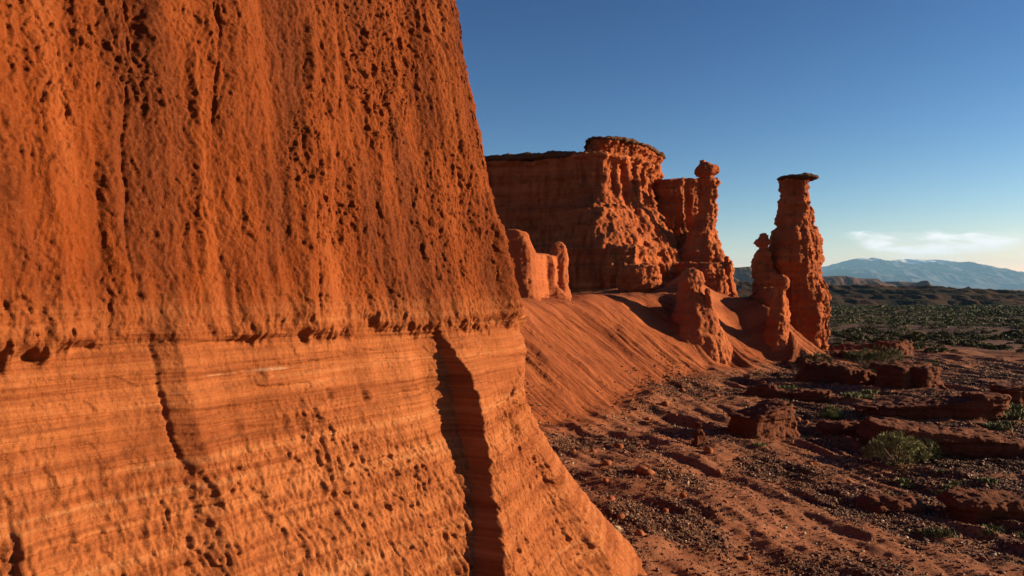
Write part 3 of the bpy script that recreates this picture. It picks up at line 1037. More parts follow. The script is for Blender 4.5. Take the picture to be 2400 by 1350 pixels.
sh = Shells()
sh.column(Z([(706, 1128, 1146), (718, 1112, 1160), (740, 1090, 1182), (760, 1074, 1194), (785, 1066, 1198), (805, 1066, 1188), (830, 1064, 1188), (860, 1060, 1204), (900, 1052, 1226), (915, 1048, 1232), (960, 1026, 1258), (1020, 1014, 1280), (1060, 1000, 1300), (1100, 985, 1316), (1160, 960, 1326), (1220, 920, 1340), (1270, 870, 1366), (1330, 800, 1410)]), 47, .9, seed=19)
sh.column(Z([(815, 1205, 1222), (850, 1205, 1234), (890, 1210, 1238), (915, 1220, 1234), (930, 1215, 1240)]), 46.3, 1.2, seed=20)
formation('rock_pinnacle', 'stout hooded pinnacle rising from the middle of the slope, ridge running down its right', 'pinnacle', sh, M_PALE, .06, flute=.10, bed=.05, lump=.12, fine=.04, joint=.03, slab=.08, seed=45, bedf=1.6, ff=1.6)

sh = Shells()
sh.column(Z([(690, 850, 895), (697, 805, 945), (712, 782, 968), (730, 766, 977), (760, 758, 982), (800, 757, 980), (820, 764, 975), (840, 785, 965), (858, 800, 960), (875, 780, 985), (900, 740, 1020), (960, 690, 1060)]), 53, .7, seed=23)
formation('mushroom_rock', 'squat rounded mushroom rock on the crest of the slope, below the mesa', 'rock', sh, M_ROCK, .06, flute=.10, bed=.10, lump=.18, fine=.06, seed=47, bedf=1.6, ff=1.2)

sh = Shells()
sh.column(Z([(512, 195, 232), (518, 186, 262), (530, 180, 292), (548, 176, 305), (600, 172, 322), (640, 168, 340), (700, 168, 345), (780, 170, 350), (850, 160, 360), (960, 120, 380)]), 39.5, .7, seed=25)
sh.prism(np.array([(.7, 39.6), (3.15, 45.), (2.1, 45.6), (-.3, 40.6)]), [(1.5, .6), (4., .3), (5., .06), (6.4, 0.), (6.72, -.06), (6.82, -.25)])
sh.column(Z([(650, 300, 420), (700, 300, 440), (800, 290, 440), (870, 260, 520), (960, 220, 560)]), 42.5, .5, seed=26, power=4)
sh.column(Z([(580, 440, 470), (588, 428, 482), (600, 420, 494), (620, 414, 499), (650, 405, 504), (720, 410, 505), (800, 405, 508), (870, 385, 530), (960, 330, 570)]), 44, .8, seed=27)
formation('fin_rock', 'pale two-horned fin on the slope crest, right beside the near cliff', 'rock fin', sh, M_PALE, .05, flute=.03, bed=.03, lump=.07, fine=.025, joint=.01, slab=.06, seed=49, bedf=1.6, ff=1.6)

# ------------------------------------------------------------------ ledges and boulders on the gravel
def ground_hit(px, py):
    Y = np.concatenate([np.arange(8, 80, .05), np.arange(80, 460, .5)])
    x = (px - 1200) / FPX * Y
    ray = CAM_Z - (py - 675) / FPX * Y
    h = terrain(x, Y, fine=False)
    i = int(np.argmax(h >= ray))
    return float(x[i]), float(Y[i]), float(h[i])


def box_ring(c, r, rot, z0, z1, taper=(1., 1.), tilt=(0., 0.), k=48, power=5, shift=(0, 0)):
    """rings of a rounded block; tilt is the slope of its top along its own two axes"""
    th = np.linspace(0, 2 * np.pi, k, endpoint=False)
    cx, sx = np.cos(th), np.sin(th)
    rr = (np.abs(cx) ** power + np.abs(sx) ** power) ** (-1 / power)
    out = []
    for t in np.linspace(0, 1, 7):
        f = lerp(taper[0], taper[1], t)
        u, v = r[0] * rr * cx * f, r[1] * rr * sx * f
        z = lerp(z0, z1, t) + t * (tilt[0] * u + tilt[1] * v)
        u, v = u + shift[0] * t, v + shift[1] * t
        out.append(np.stack([c[0] + u * math.cos(rot) - v * math.sin(rot), c[1] + u * math.sin(rot) + v * math.cos(rot), z], 1))
    return out


def ledge(name, label, cat, blocks, mat=None, voxel=.035, seed=0, bed=.05, lump=.07, fine=.025, bedf=6.0, flute=.05, group=None):
    sh = Shells()
    for b in blocks:
        sh.rings(box_ring(**b))
    me = sh.fuse(voxel, 1)
    weather(me, flute=flute, bed=bed, lump=lump, fine=fine, seed=seed, bedf=bedf, ff=1.5, lumpf=1.3, joint=.02, slab=.10, sf=2.2)
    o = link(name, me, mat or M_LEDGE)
    return tag(o, label, cat, group)


def B(c, dx, dy, r, rot, z0, z1, **kw):
    return dict(c=(c[0] + dx, c[1] + dy), r=r, rot=R(rot), z0=c[2] + z0, z1=c[2] + z1, **kw)


g = ground_hit(1790, 1028)
ledge('boulder', 'layered red boulder with a tilted overhanging top, alone amid the gravel', 'boulder', [
    B(g, 0, .6, (.82, .62), 28, -.4, .78, taper=(1.05, .98), tilt=(.10, .0)),
    B(g, .12, .66, (1.06, .74), 26, .62, .86, taper=(.95, 1.), tilt=(.16, -.02)),
    B(g, .40, .72, (.86, .58), 24, .80, .98, taper=(1., .9), tilt=(.16, .0)),
    B(g, .9, .9, (.5, .45), 20, -.4, .62, taper=(1.1, .8))], seed=51, bed=.05)
g = ground_hit(1648, 1042)
ledge('rock_stub', 'small crooked red rock stub with a thin neck, left of the layered boulder', 'rock', [
    B(g, 0, .25, (.30, .22), 20, -.3, .36, taper=(1.3, .35), shift=(-.08, 0)),
    B(g, -.07, .25, (.10, .10), 0, .2, .62, taper=(1.2, .9)),
    B(g, -.07, .25, (.15, .12), 10, .5, .66, taper=(.8, .8))], voxel=.02, seed=52, lump=.04, fine=.02, bed=.02)
g = ground_hit(2215, 984)
ledge('rock_ledge', 'long low rock ledge tapering left, its blunt thick end overhanging on the right', 'rock ledge', [
    B(g, 0, 1.0, (2.6, .75), -5, -.5, .42, taper=(1., .95), tilt=(.05, 0)),
    B(g, -.1, 1.0, (2.85, .9), -5, .36, .58, taper=(.95, 1.), tilt=(.10, .0)),
    B(g, 1.95, .8, (.5, .62), 8, -.5, .70, taper=(.85, 1.05)),
    B(g, 2.0, .8, (.66, .72), 8, .58, .86, taper=(1., .9), tilt=(-.08, 0))], seed=53)
g = ground_hit(2250, 1082)
ledge('rock_ledge', 'broad smooth red slab above the green bush, with a dark undercut front', 'rock ledge', [
    B(g, .3, 1.4, (2.3, .8), -8, -.6, .55, taper=(1., .97), tilt=(-.09, 0)),
    B(g, .1, 1.5, (2.55, 1.05), -8, .50, .78, taper=(.97, .86), tilt=(-.10, .03)),
    B(g, 2.3, 1.0, (.75, .75), -2, -.5, .42, taper=(1.05, .95))], seed=54)
g = ground_hit(2150, 912)
ledge('rock_ledge', 'squarish sunlit rock block with a shadowed notch, topped with dark gravel', 'rock ledge', [
    B(g, -.55, 1.1, (.62, .8), 32, -.5, .95, taper=(1.05, .95)),
    B(g, .55, 1.0, (.66, .85), 30, -.5, 1.0, taper=(.98, 1.05)),
    B(g, .0, 1.6, (1.35, .95), 18, .75, 1.08, taper=(1., .92)),
    B(g, 1.2, .9, (.9, .6), -25, -.5, .35, taper=(1.3, .3))], voxel=.045, seed=55)
g = ground_hit(2030, 905)
ledge('rock_ledge', 'dark sloping rock bank between the spire and the notched block', 'rock ledge', [
    B(g, -.8, 1.8, (1.9, 1.1), -14, -.6, .85, taper=(1.15, .8), tilt=(-.16, 0)),
    B(g, 1.0, .9, (1.1, .6), -30, -.5, .45, taper=(1.2, .45), tilt=(-.2, 0))], voxel=.05, seed=56, lump=.2)
g = ground_hit(2385, 946)
ledge('rock_ledge', 'dark flat-topped rock block at the far right, beyond the long ledge', 'rock ledge', [
    B(g, .35, .7, (.75, .6), 8, -.5, .58, taper=(1., 1.08)), B(g, .35, .7, (.85, .7), 8, .45, .68)], voxel=.04, seed=57)
g = ground_hit(2340, 1216)
ledge('rock_ledge', 'low broad rock shelf with a dark undercut edge, below the green bush', 'rock ledge', [
    B(g, .35, .55, (1.15, .5), -3, -.5, .20, taper=(1., 1.)), B(g, .3, .6, (1.3, .62), -3, .17, .36, taper=(1., .8), tilt=(.0, .05))], voxel=.025, seed=58, lump=.08)
g = ground_hit(2110, 1205)
ledge('rock_ledge', 'bare rounded rock hump with a crisp rim, strewn with pebbles', 'rock ledge', [
    B(g, 0, .55, (.78, .55), -12, -.4, .10, taper=(1., 1.), power=3), B(g, 0, .6, (.86, .6), -12, .06, .24, taper=(1., .6), power=2.6)], voxel=.025, seed=59, lump=.08)
g = ground_hit(2030, 1024)
ledge('rock_ledge', 'thin red rock shelf under the small pale bush', 'rock ledge', [
    B(g, .1, .7, (1.25, .55), -8, -.4, .22, taper=(1., 1.)), B(g, .05, .75, (1.4, .68), -8, .18, .36, taper=(1., .8))], voxel=.03, seed=60, lump=.1)
g = ground_hit(1850, 940)
ledge('rock_ledge', 'low dark red rock step just behind the layered boulder', 'rock ledge', [
    B(g, .3, .9, (1.9, .6), -16, -.5, .36, taper=(1., .9)), B(g, -.9, 1.1, (.9, .5), -20, -.4, .52, taper=(1.1, .7))], voxel=.04, seed=61, lump=.14)
g = ground_hit(2110, 832)
ledge('rock_ledge', 'small pale sunlit rock outcrop at the near edge of the green plain', 'rock ledge', [
    B(g, .2, 1.2, (1.3, .9), 30, -.5, .85, taper=(1., .95)), B(g, -1.9, 1.8, (2.4, 1.), -6, -.5, .55, taper=(1.1, .8), tilt=(.1, 0))], voxel=.06, seed=62, lump=.2)
g = ground_hit(1985, 846)
ledge('rock_ledge', 'low dark red bank at the right foot of the spire', 'rock ledge', [
    B(g, .6, 1.6, (2.6, 1.0), -4, -.5, .50, taper=(1.1, .9)), B(g, 1.8, 1.4, (.8, .6), 12, -.4, .42)], voxel=.06, seed=63, lump=.2)


# ------------------------------------------------------------------ stones and gravel
def rock_mesh(name, seed, sub=2):
    import bmesh
    bm = bmesh.new()
    bmesh.ops.create_icosphere(bm, subdivisions=sub, radius=1)
    me = bpy.data.meshes.new(name)
    bm.to_mesh(me)
    bm.free()
    v = co(me)
    d = fbm(v * .9 + seed * 5.1, 3)
    f1, f2 = worley(v * .8 + seed * 3.3)
    v = v * (1 + .30 * d - .15 * f1)[:, None] * np.array([1, .78, .62])
    me.vertices.foreach_set('co', v.astype(np.float32).ravel())
    me.update()
    me.polygons.foreach_set('use_smooth', np.full(len(me.polygons), True))
    return me


def stone_material(name, a, b, c):
    k = N(name)
    rnd = k.n('NewGeometry').outputs['Random Per Island']
    oi = k.n('ObjectInfo').outputs['Random']
    t = k.math('FRACT', k.math('ADD', rnd, oi))
    col = k.ramp(t, [(0., a), (.55, b), (.80, c), (.93, (.2, .09, .05)), (1., (.5, .38, .26))])
    n1 = k.bump(k.noise(60, 3), .4, .006)
    return k.principled(col, .6, n1, .15)


M_STONE = stone_material('gravel_stones', (.032, .014, .008), (.11, .040, .018), (.21, .078, .034))
M_CLOD = rock_material('red_stone', (.16, .045, .02), (.30, .09, .035), (.42, .16, .07), beds=8, bump_scale=25, bump_d=.01)


def build_gravel():
    n = 430000
    Y = 9.0 * (52 / 9.0) ** RNG.random(n) ** 1.0
    X = Y * RNG.uniform(-.02, .70, n)
    z, sd, bars = terrain(X, Y, True)
    g = gravel_mask(X, Y, sd, bars)
    # fewer stones run out on to the bare slope
    g = g + .008 * (sd > -.3) * (sd < 3.2) * sstep(3.2, 0, sd)
    keep = RNG.random(n) < (.10 * (sd < .2) + .90 * g) * np.clip((Y / 16) ** 1.0, .15, 1.15) * .46
    X, Y, z = X[keep], Y[keep], z[keep]
    n = len(X)
    size = np.clip(.0135 * np.exp(RNG.normal(0, .5, n)) + .0009 * (Y - 12), .009, .085)
    # a rough twelve-cornered pebble
    t = (1 + 5 ** .5) / 2
    ico = np.array([(-1, t, 0), (1, t, 0), (-1, -t, 0), (1, -t, 0), (0, -1, t), (0, 1, t), (0, -1, -t), (0, 1, -t), (t, 0, -1), (t, 0, 1), (-t, 0, -1), (-t, 0, 1)]) / 1.9
    icf = np.array([(0, 11, 5), (0, 5, 1), (0, 1, 7), (0, 7, 10), (0, 10, 11), (1, 5, 9), (5, 11, 4), (11, 10, 2), (10, 7, 6), (7, 1, 8), (3, 9, 4), (3, 4, 2), (3, 2, 6), (3, 6, 8), (3, 8, 9), (4, 9, 5), (2, 4, 11), (6, 2, 10), (8, 6, 7), (9, 8, 1)])
    P = ico[None] * (1 + RNG.uniform(-.28, .28, (n, 12, 1))) * size[:, None, None]
    P = P * np.stack([RNG.uniform(.8, 1.35, n), RNG.uniform(.7, 1.1, n), RNG.uniform(.5, .9, n)], 1)[:, None, :]
    a = RNG.uniform(0, 6.28, n)
    ca, sa = np.cos(a)[:, None], np.sin(a)[:, None]
    x, y = P[..., 0] * ca - P[..., 1] * sa, P[..., 0] * sa + P[..., 1] * ca
    V = np.stack([x + X[:, None], y + Y[:, None], P[..., 2] + (z + size * .25)[:, None]], 2).reshape(-1, 3)
    F = (icf[None] + (np.arange(n) * 12)[:, None, None]).reshape(-1, 3)
    me = mesh_np('gravel', V, F, smooth=False)
    tag(link('gravel', me, M_STONE), 'dark pebbles scattered over the red ground', 'gravel', kind='stuff')


build_gravel()

STV = [rock_mesh('stone', i) for i in range(4)]
for i, (px, py, w, red) in enumerate(((2165, 1270, .13, 0), (1685, 1108, .12, 1), (1562, 1122, .10, 0), (1503, 1108, .22, 1), (1520, 1112, .17, 1), (1600, 1165, .11, 1), (1730, 1138, .09, 0), (2060, 1118, .11, 0), (2265, 1118, .12, 0), (1835, 1165, .08, 0),
                                    (1430, 1175, .13, 1), (1422, 1088, .14, 1), (1890, 992, .15, 1), (1868, 985, .17, 1), (1660, 1060, .2, 1), (1700, 1285, .07, 0), (1750, 1310, .10, 1), (1840, 1240, .06, 0), (1965, 1290, .07, 0), (2330, 1300, .08, 0), (1960, 905, .25, 1), (2055, 918, .3, 1), (2300, 1090, .1, 0), (1560, 1200, .1, 1), (1810, 1090, .09, 0), (1470, 1010, .16, 1), (1520, 985, .13, 1), (1450, 1050, .2, 1), (1390, 1060, .12, 1), (1560, 950, .22, 1), (1600, 918, .2, 1), (1640, 905, .15, 1), (1750, 885, .25, 1), (1790, 900, .2, 1), (1345, 1060, .1, 1), (1500, 1045, .08, 1), (1585, 975, .1, 1), (1680, 930, .16, 1), (1420, 1130, .1, 1), (1455, 1215, .1, 1), (1500, 1255, .12, 1), (1620, 1240, .07, 1), (1700, 1180, .09, 1), (1900, 1090, .1, 1), (1990, 1130, .08, 1))):
    g = ground_hit(px, py)
    o = link('stone', STV[i % 4], None)
    o.location = (g[0], g[1], g[2] + w * .22)
    o.scale = (w, w, w)
    o.rotation_euler = (0, 0, i * 1.7)
    if not STV[i % 4].materials:
        STV[i % 4].materials.append(M_STONE)
    o.material_slots[0].link = 'OBJECT'
    o.material_slots[0].material = M_CLOD if red else M_STONE
    if i == 0:
        tag(o, 'dark rounded stone alone on smooth soil, lowest of the bigger stones', 'stone', 'loose stones')
    elif red:
        tag(o, 'loose lump of red sandstone lying on the gravel', 'stone', 'loose red stones')
    else:
        tag(o, 'dark rounded stone, bigger than the gravel around it', 'stone', 'loose dark stones')


# ------------------------------------------------------------------ plants
def leaf_material(name, a, b, c):
    k = N(name)
    rnd = k.n('NewGeometry').outputs['Random Per Island']
    oi = k.n('ObjectInfo').outputs['Random']
    col = k.ramp(k.math('FRACT', k.math('ADD', rnd, k.math('MULTIPLY', oi, .3))), [(0., a), (.5, b), (1., c)])
    col = k.mix(k.math('MULTIPLY', k.ramp(k.noise(.42, 3), [(.5, 0.), (.64, 1.)]), .6), col, (.085, .058, .03))
    return k.principled(col, .7, None, .2)


M_BUSH = leaf_material('grey_green_leaves', (.08, .085, .025), (.20, .20, .07), (.38, .36, .15))
M_SHRUB = leaf_material('olive_leaves', (.03, .036, .01), (.065, .075, .02), (.12, .125, .04))
M_TUFT = leaf_material('fresh_green_leaves', (.05, .068, .018), (.115, .14, .04), (.22, .225, .085))
M_STEM = N('woody_stem').principled((.10, .06, .04), .9)


def blades(base, tip, width, fold=None):
    """narrow diamond leaves from base to tip"""
    n = len(base)
    d = tip - base
    side = np.cross(d, RNG.normal(size=(n, 3)))
    side /= np.linalg.norm(side, axis=1, keepdims=True) + 1e-9
    m = base + d * .5
    w = np.asarray(width).reshape(-1, 1) * .5
    V = np.stack([base, m + side * w, tip, m - side * w], 1).reshape(-1, 3)
    F = np.arange(n * 4).reshape(-1, 4)
    return V, F


def dome_points(n, rx, ry, h, low=.0):
    th = RNG.uniform(0, 2 * np.pi, n)
    u = RNG.uniform(low, 1, n)
    rad = np.sqrt(1 - u ** 2)
    k = RNG.uniform(.62, 1.0, n) ** .6
    lob = 1 + .22 * np.sin(3 * th + 1.1) + .14 * np.sin(7 * th)
    return np.stack([rx * rad * np.cos(th) * k * lob, ry * rad * np.sin(th) * k * lob, h * (.12 + .88 * u * k)], 1)


def bush_meshes(rx, ry, h, tufts, per, leaf, lw, seed):
    global RNG
    RNG = np.random.default_rng(seed)
    c = dome_points(tufts, rx, ry, h)
    out = c / np.linalg.norm(c * [1, 1, .8], axis=1, keepdims=True)
    cc = np.repeat(c, per, 0)
    dirs = np.repeat(out, per, 0) * .55 + RNG.normal(size=(tufts * per, 3)) * .6 + [0, 0, .35]
    dirs /= np.linalg.norm(dirs, axis=1, keepdims=True)
    base = cc + RNG.normal(size=cc.shape) * leaf * .28
    tip = base + dirs * (leaf * RNG.uniform(.6, 1.2, (len(cc), 1)))
    V, F = blades(base, tip, lw * RNG.uniform(.7, 1.2, len(cc)))
    fm = mesh_np('foliage', V, F, smooth=False)
    # stems: thin three-sided rods from the root
    m = min(tufts, 60)
    e = c[:m]
    r0 = np.stack([e[:, 0] * .12, e[:, 1] * .12, np.zeros(m)], 1)
    k = np.array([(1, 0, 0), (-.5, .87, 0), (-.5, -.87, 0)])
    w = h * .012
    V = np.concatenate([(r0[:, None] + k * w * 1.5).reshape(-1, 3), (e[:, None] + k * w * .5).reshape(-1, 3)])
    i = np.arange(m)[:, None] * 3
    F = np.concatenate([np.stack([i[:, 0] + a, i[:, 0] + (a + 1) % 3, i[:, 0] + (a + 1) % 3 + m * 3, i[:, 0] + a + m * 3], 1) for a in range(3)])
    sm = mesh_np('stems', V, F, smooth=False)
    fm.materials.append(M_SHRUB)
    sm.materials.append(M_STEM)
    return fm, sm


def place_bush(name, label, px, py, meshes, mat, scale=1., dz=0., rot=0., dy=0., cat='bush', group=None):
    g = ground_hit(px, py)
    t = tag(empty(name, (g[0], g[1] + dy, g[2] + dz)), label, cat, group)
    t.scale = (scale,) * 3
    t.rotation_euler = (0, 0, rot)
    f = link('foliage', meshes[0], None, t)
    f.material_slots[0].link = 'OBJECT'
    f.material_slots[0].material = mat
    link('stems', meshes[1], None, t)
    return t


big = bush_meshes(.95, .8, .92, 150, 46, .13, .020, 3)
place_bush('bush', 'largest bush, rounded and grey-green, below the smooth slab', 2115, 1092, big, M_BUSH, dy=.3)
side_b = bush_meshes(.5, .45, .62, 70, 36, .12, .016, 4)
place_bush('bush', 'thin dark bush crowding the right side of the largest bush', 2178, 1082, side_b, M_SHRUB, dy=.3)
small = bush_meshes(.42, .40, .48, 80, 44, .09, .014, 5)
place_bush('bush', 'small pale green bush behind the layered boulder, on the thin shelf', 1952, 984, small, M_TUFT, dy=.2)
wide = bush_meshes(1.6, 1.0, 1.5, 200, 34, .16, .020, 6)
place_bush('bush', 'wide dark olive bush growing behind the notched rock block', 2088, 884, wide, M_SHRUB, dy=1.2)
mid_b = bush_meshes(.9, .7, .8, 110, 34, .14, .02, 8)
for px, py, sc, lab in ((1925, 862, 1.0, 'low dark bush at the foot of the spire'), (2052, 898, .8, 'dark bush in the shade left of the notched block'), (2010, 852, .9, 'olive bush beyond the dark bank, right of the spire foot'), (2195, 862, .5, 'single small green bush on the bare flat beyond the notched block')):
    place_bush('bush', lab, px, py, mid_b, M_SHRUB, scale=sc, dy=.5, rot=px)


def tuft_mesh(seed, n=220):
    global RNG
    RNG = np.random.default_rng(seed)
    b = np.stack([RNG.normal(0, .2, n), RNG.normal(0, .14, n), np.zeros(n)], 1)
    d = np.stack([RNG.normal(0, .12, n), RNG.normal(0, .12, n), RNG.uniform(.08, .26, n)], 1)
    me = mesh_np('grass_tuft', *blades(b, b + d, RNG.uniform(.03, .06, n)), smooth=False)
    me.materials.append(M_TUFT)
    return me


TUFT = [tuft_mesh(20 + i) for i in range(3)]
for i, (px, py, sc) in enumerate(((2205, 1257, .75), (2185, 1254, .6), (2330, 1245, .6), (2318, 1252, .4), (2118, 1130, .5), (2128, 1142, .45), (2085, 1165, .5), (2228, 1145, .45), (2240, 1136, .45), (2210, 1158, .5), (2318, 1130, .6), (2205, 1108, .4),
                                  (1850, 916, 1.1), (1872, 918, .9), (1890, 920, .9), (1838, 915, .8), (1998, 932, 1.0), (2014, 928, .9), (2030, 935, .9), (2042, 922, .8), (2330, 1002, .9), (2350, 1006, .8), (2365, 1000, .8), (2375, 980, 1.), (2395, 975, 1.), (2360, 968, 1.), (2385, 960, 1.), (1780, 1045, .5), (2400, 1262, .5), (1880, 1028, .4), (1832, 945, .8), (1920, 935, .8))):
    g = ground_hit(px, py)
    o = link('grass_tuft', TUFT[i % 3])
    o.location = (g[0], g[1], g[2] - .01)
    o.scale = (sc,) * 3
    o.rotation_euler = (0, 0, .3 * math.sin(i * 2.3))
    tag(o, 'low bright green tuft of grass on the stony ground', 'grass tuft', 'grass tufts on the stony ground')


# -- shrubs of the plain
def shrub_cloud(n, leaf):
    c = dome_points(n, 1., 1., .8)
    d = RNG.normal(size=(n, 3)) + [0, 0, .5]
    d /= np.linalg.norm(d, axis=1, keepdims=True)
    return c - d * leaf * .5, c + d * leaf * .5


def plain_spots():
    rng = np.random.default_rng(77)
    n = 26000
    Y = np.sqrt(rng.random(n) * (455 ** 2 - 56 ** 2) + 56 ** 2)
    X = Y * rng.uniform(.30, .70, n)
    cl = fbm(np.stack([X * .05, Y * .05, np.full(n, 3.)], 1), 3)
    keep = rng.random(n) < np.clip(.52 + cl * .7, .05, 1) * sstep(56, 74, Y + (X - .5 * Y) * .2)
    keep &= (X / Y < .66)
    X, Y = X[keep], Y[keep]
    o = np.argsort(Y)
    X, Y = X[o], Y[o]
    sz = np.clip(.46 * np.exp(rng.normal(0, .40, len(X))), .25, 1.5) * (.8 + .2 * sstep(80, 160, Y))
    return X, Y, terrain(X, Y, fine=False), sz


def build_plain():
    global RNG
    X, Y, Zt, sz = plain_spots()
    RNG = np.random.default_rng(31)
    vs = []
    for i in range(5):
        a, b = shrub_cloud(420, .34)
        me = mesh_np('desert_shrub', *blades(a, b, RNG.uniform(.10, .17, len(a))), smooth=False)
        me.materials.append(M_SHRUB)
        vs.append(me)
    seen = np.where(X / Y > .385)[0][:300]
    for j, i in enumerate(seen):
        o = link('desert_shrub', vs[j % 5])
        o.location = (X[i], Y[i], Zt[i])
        o.scale = (sz[i], sz[i], sz[i] * .95)
        o.rotation_euler = (0, 0, j * 2.1)
        tag(o, 'rounded olive desert shrub on the plain beyond the rocks', 'shrub', 'shrubs on the desert plain')
    rest = np.ones(len(X), bool)
    rest[seen] = False
    X, Y, Zt, sz = X[rest], Y[rest], Zt[rest], sz[rest]
    A, Bq, Wd = [], [], []
    for x, y, z, s in zip(X, Y, Zt, sz):
        n = 70 if y < 150 else (46 if y < 260 else 30)
        leaf = .42 if y < 150 else (.55 if y < 260 else .7)
        a, b = shrub_cloud(n, leaf)
        off = np.array([x, y, z])
        A.append(a * s + off)
        Bq.append(b * s + off)
        Wd.append(np.full(n, leaf * .5 * s))
    me = mesh_np('desert_scrub', *blades(np.concatenate(A), np.concatenate(Bq), np.concatenate(Wd)), smooth=False)
    tag(link('desert_scrub', me, M_SHRUB), 'countless small olive shrubs covering the far plain', 'scrub', kind='stuff')


build_plain()


# ------------------------------------------------------------------ hills, mountain, cloud, haze
def build_hills():
    xs = np.concatenate([np.arange(60, 560, 2.2), np.arange(560, 1000, 8)])
    ys = np.arange(395, 1150, 3.6)
    X, Y = np.meshgrid(xs, ys)
    x, y = X.ravel(), Y.ravel()
    g = terrain(x, y, fine=False)
    edge = 452 + 26 * fbm(np.stack([x * .012, y * 0, y * 0 + 2.], 1), 3)
    t = sstep(0, 230, y - edge)
    crest = np.interp(x / y, [.1, .27, .30, .39, .44, .48, .53, .58, .62, .66, .9], [11, 11, 9, 5.2, 5.6, 4.2, 4.5, 2.2, .8, .2, .0]) + 3.5
    n1 = ridged(np.stack([x * .011, y * .008, x * 0 + 1.], 1), 5, .55)
    n2 = ridged(np.stack([x * .06, y * .022, x * 0 + 4.], 1), 5, .62)
    lift = t * (crest * (.78 + .16 * n1)) + t * (1 - t) * 4 * (n1 * 1.9) + n2 * 1.9 * sstep(0, 40, y - edge)
    # small scarps where beds break off
    q = lift / 3.2
    lift = lerp(lift, 3.2 * (np.floor(q) + sstep(.3, .7, q - np.floor(q))), .45)
    lift = lift * (1 - sstep(900, 1140, y)) - 1.5 * (1 - sstep(-30, 5, y - edge))
    z = g + lift
    me = mesh_np('hills', np.stack([x, y, z], 1), grid_faces(len(xs), len(ys)))
    k = N('dark_scrubby_hills')
    nz = k.noise(.035, 6, .65)
    n2_ = k.noise(.25, 5, .65)
    c = k.mix(k.ramp(nz, [(.4, 0.), (.62, 1.)]), (.022, .021, .012), (.060, .025, .014))
    nrm = k.n('SeparateXYZ', {0: k.n('NewGeometry').outputs['Normal']}).outputs[2]
    c = k.mix(k.ramp(nrm, [(.72, 1.), (.9, 0.)]), c, (.22, .075, .035))
    c = k.mix(k.math('MULTIPLY', k.ramp(n2_, [(.5, 0.), (.68, 1.)]), .75), c, (.022, .026, .012))
    k.principled(c, .95, k.bump(n2_, 1., 1.6), .05)
    tag(link('hills', me, k.m), 'dark scrub-covered rolling hills across the plain', 'hills', kind='structure')


build_hills()
M_FAR = rock_material('far_red_rock', (.05, .022, .014), (.10, .042, .024), (.16, .07, .035), beds=.12, bump_scale=.08, bump_d=3., patch=.01)


def far_mesa(name, label, prof, Y, depth, z0=-14, seed=0, cat='mesa'):
    """prof: outline of the crest in the photograph, as (px, py) at distance Y"""
    xs = np.array([(a - 1200) / FPX * Y for a, b in prof])
    hs = np.array([CAM_Z - (b - 675) / FPX * Y for a, b in prof])
    X, Y2 = np.meshgrid(np.linspace(xs[0] - 40, xs[-1] + 40, 240), np.linspace(-depth, depth, 60))
    x, y = X.ravel(), Y2.ravel()
    h = np.interp(x, xs, hs, left=z0, right=z0)
    n = fbm(np.stack([x * .02, y * .02, x * 0 + seed], 1), 4)
    prof_y = 1 - sstep(.25, 1.0, np.abs(y) / depth + n * .12)
    z = z0 + (h - z0) * prof_y
    z += n * 1.5 * prof_y * (1 - prof_y) * 4
    me = mesh_np(name, np.stack([x, y + Y, z], 1), grid_faces(240, 60))
    return tag(link(name, me, M_FAR), label, cat)


far_mesa('distant_mesa', 'long dark flat-topped mesa on the skyline right of the spire', [(1860, 652), (1920, 648), (1965, 647), (1985, 652), (2035, 653.5), (2040, 658), (2056, 663), (2070, 665), (2085, 660), (2130, 662), (2140, 667), (2150, 672)], 2600, 200, seed=3)
far_mesa('distant_butte', 'small pointed butte on the skyline in front of the snowy mountain', [(2128, 676), (2140, 668), (2150, 664), (2158, 661), (2166, 657.5), (2169, 659), (2171, 664), (2178, 668), (2188, 676)], 2200, 50, seed=5, cat='butte')
far_mesa('distant_mesa', 'dark bluish mesa in the gap between the rock tower and the spire', [(1640, 632), (1700, 628), (1722, 628), (1740, 626), (1757, 627), (1790, 628), (1830, 634)], 2800, 240, seed=8)


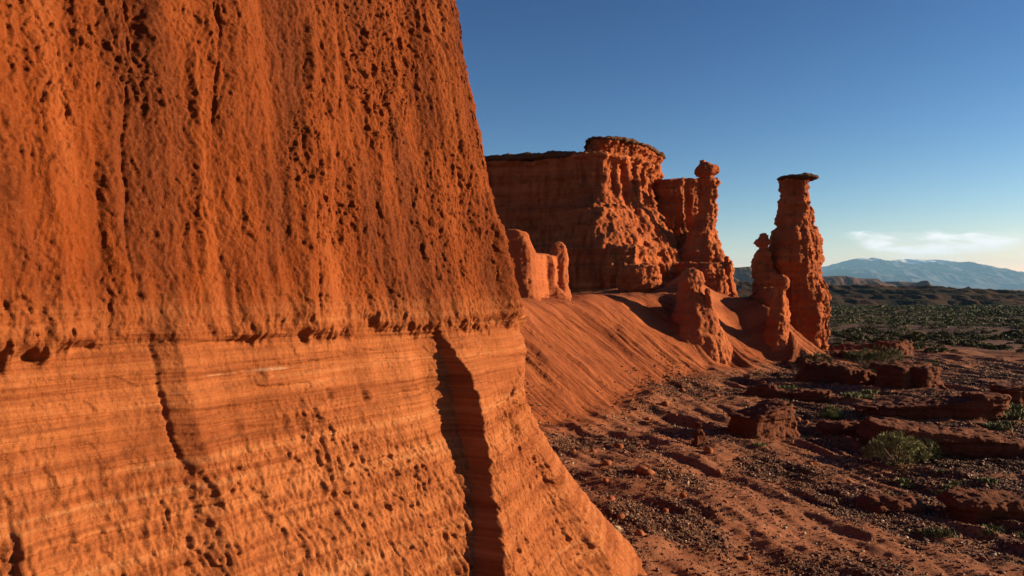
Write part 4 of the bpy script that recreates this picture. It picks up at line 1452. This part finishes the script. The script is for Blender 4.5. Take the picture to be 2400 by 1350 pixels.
def build_mountain():
    YM = 20000.
    d = lambda zx, zy: (((1700 + zx * .2917) - 1200) / FPX * YM, CAM_Z - ((520 + zy * .2917) - 675) / FPX * YM)
    r1 = [(-600, 560), (-100, 480), (300, 430), (700, 375), (760, 362), (870, 350), (960, 325), (1020, 300), (1090, 288), (1150, 293), (1180, 285), (1210, 298), (1260, 318), (1290, 318), (1340, 308), (1400, 300), (1430, 304), (1460, 297), (1500, 304), (1550, 299), (1590, 319), (1650, 302), (1690, 309), (1730, 304), (1760, 320), (1850, 335), (1920, 370), (1980, 400), (2060, 430), (2130, 445), (2200, 455), (2300, 468), (2400, 478), (2700, 500), (3300, 560)]
    r2 = [(-600, 560), (500, 470), (700, 440), (770, 422), (850, 410), (960, 378), (1030, 385), (1090, 375), (1180, 395), (1260, 425), (1340, 430), (1420, 455), (1480, 480), (1530, 520), (1700, 560), (2100, 560), (2200, 538), (2260, 524), (2350, 500), (2400, 508), (2600, 500), (3000, 545), (3300, 570)]
    for nm, rr, yc, w, lab, seed in (('mountain', r1, 0., 4300., 'distant snow-dusted blue mountain range on the horizon', 2.), ('foothills', r2, -4300., 2100., 'hazy blue foothills in front of the snowy mountain', 9.)):
        sc = (YM + yc) / YM
        P = np.array([d(*q) for q in rr])
        xs = np.linspace(P[0, 0], P[-1, 0], 700)
        ys = np.linspace(-w, w, 130)
        X, Y = np.meshgrid(xs, ys)
        x, y = X.ravel(), Y.ravel()
        h = CAM_Z + (np.interp(x, P[:, 0], P[:, 1]) - CAM_Z) * sc
        n = ridged(np.stack([x * .0013 + seed, y * .0007, x * 0 + seed], 1), 5, .55)
        t = 1 - np.abs(y) / w
        env = t ** 1.15
        z = -16 + (h + 16) * env + n * 100 * (t * (1 - t)) * 4 * np.clip((h + 16) / 500, .15, 1)
        me = mesh_np(nm, np.stack([x * sc, y + YM + yc, z], 1), grid_faces(700, 130))
        k = N(nm + '_rock')
        g = k.n('NewGeometry')
        zz = k.math('MULTIPLY', k.n('SeparateXYZ', {0: g.outputs['Position']}).outputs[2], .6)
        nz = k.noise(.0022, 6, .7)
        c = k.mix(k.ramp(nz, [(.35, 0.), (.7, 1.)]), (.062, .068, .085), (.125, .125, .14))  # rock colour tinted blue, painting in extra haze over the grey stone
        if nm == 'mountain':
            xx = k.n('SeparateXYZ', {0: g.outputs['Position']}).outputs[0]
            band = k.math('SUBTRACT', 1.0, k.math('ABSOLUTE', k.math('DIVIDE', k.math('SUBTRACT', xx, 9900.), 1200.)), True)
            sn = k.math('MULTIPLY', .55, k.math('ADD', k.n('MapRange', {0: zz, 1: 300., 2: 455.}).outputs[0], k.math('ADD', k.math('MULTIPLY', k.math('SUBTRACT', k.noise(.0036, 5, .7, vs=(1, 1, .35)), .5), 1.5), k.math('MULTIPLY', band, .6))))
            c = k.mix(k.ramp(sn, [(.45, 0.), (.54, 1.)]), c, (.95, .95, .96))
        k.principled(c, .95, None, .05)
        tag(link(nm, me, k.m), lab, 'mountain', kind='structure')


build_mountain()


def build_haze():
    lo, hi = (-18000, -600, -60), (28000, 25500, 860)
    V = np.array([(x, y, z) for z in (lo[2], hi[2]) for y in (lo[1], hi[1]) for x in (lo[0], hi[0])], float)
    F = np.array([(0, 2, 3, 1), (4, 5, 7, 6), (0, 1, 5, 4), (2, 6, 7, 3), (0, 4, 6, 2), (1, 3, 7, 5)])
    me = mesh_np('haze', V, F, smooth=False)
    k = N('valley_haze')
    vol = k.n('VolumePrincipled', {'Color': (.30, .62, 1., 1), 'Density': 3.1e-5, 'Anisotropy': .0})
    k.t.links.new(vol.outputs[0], k.out.inputs['Volume'])
    tag(link('haze', me, k.m), 'pale blue air between the plain and the mountains', 'haze', kind='stuff')


build_haze()
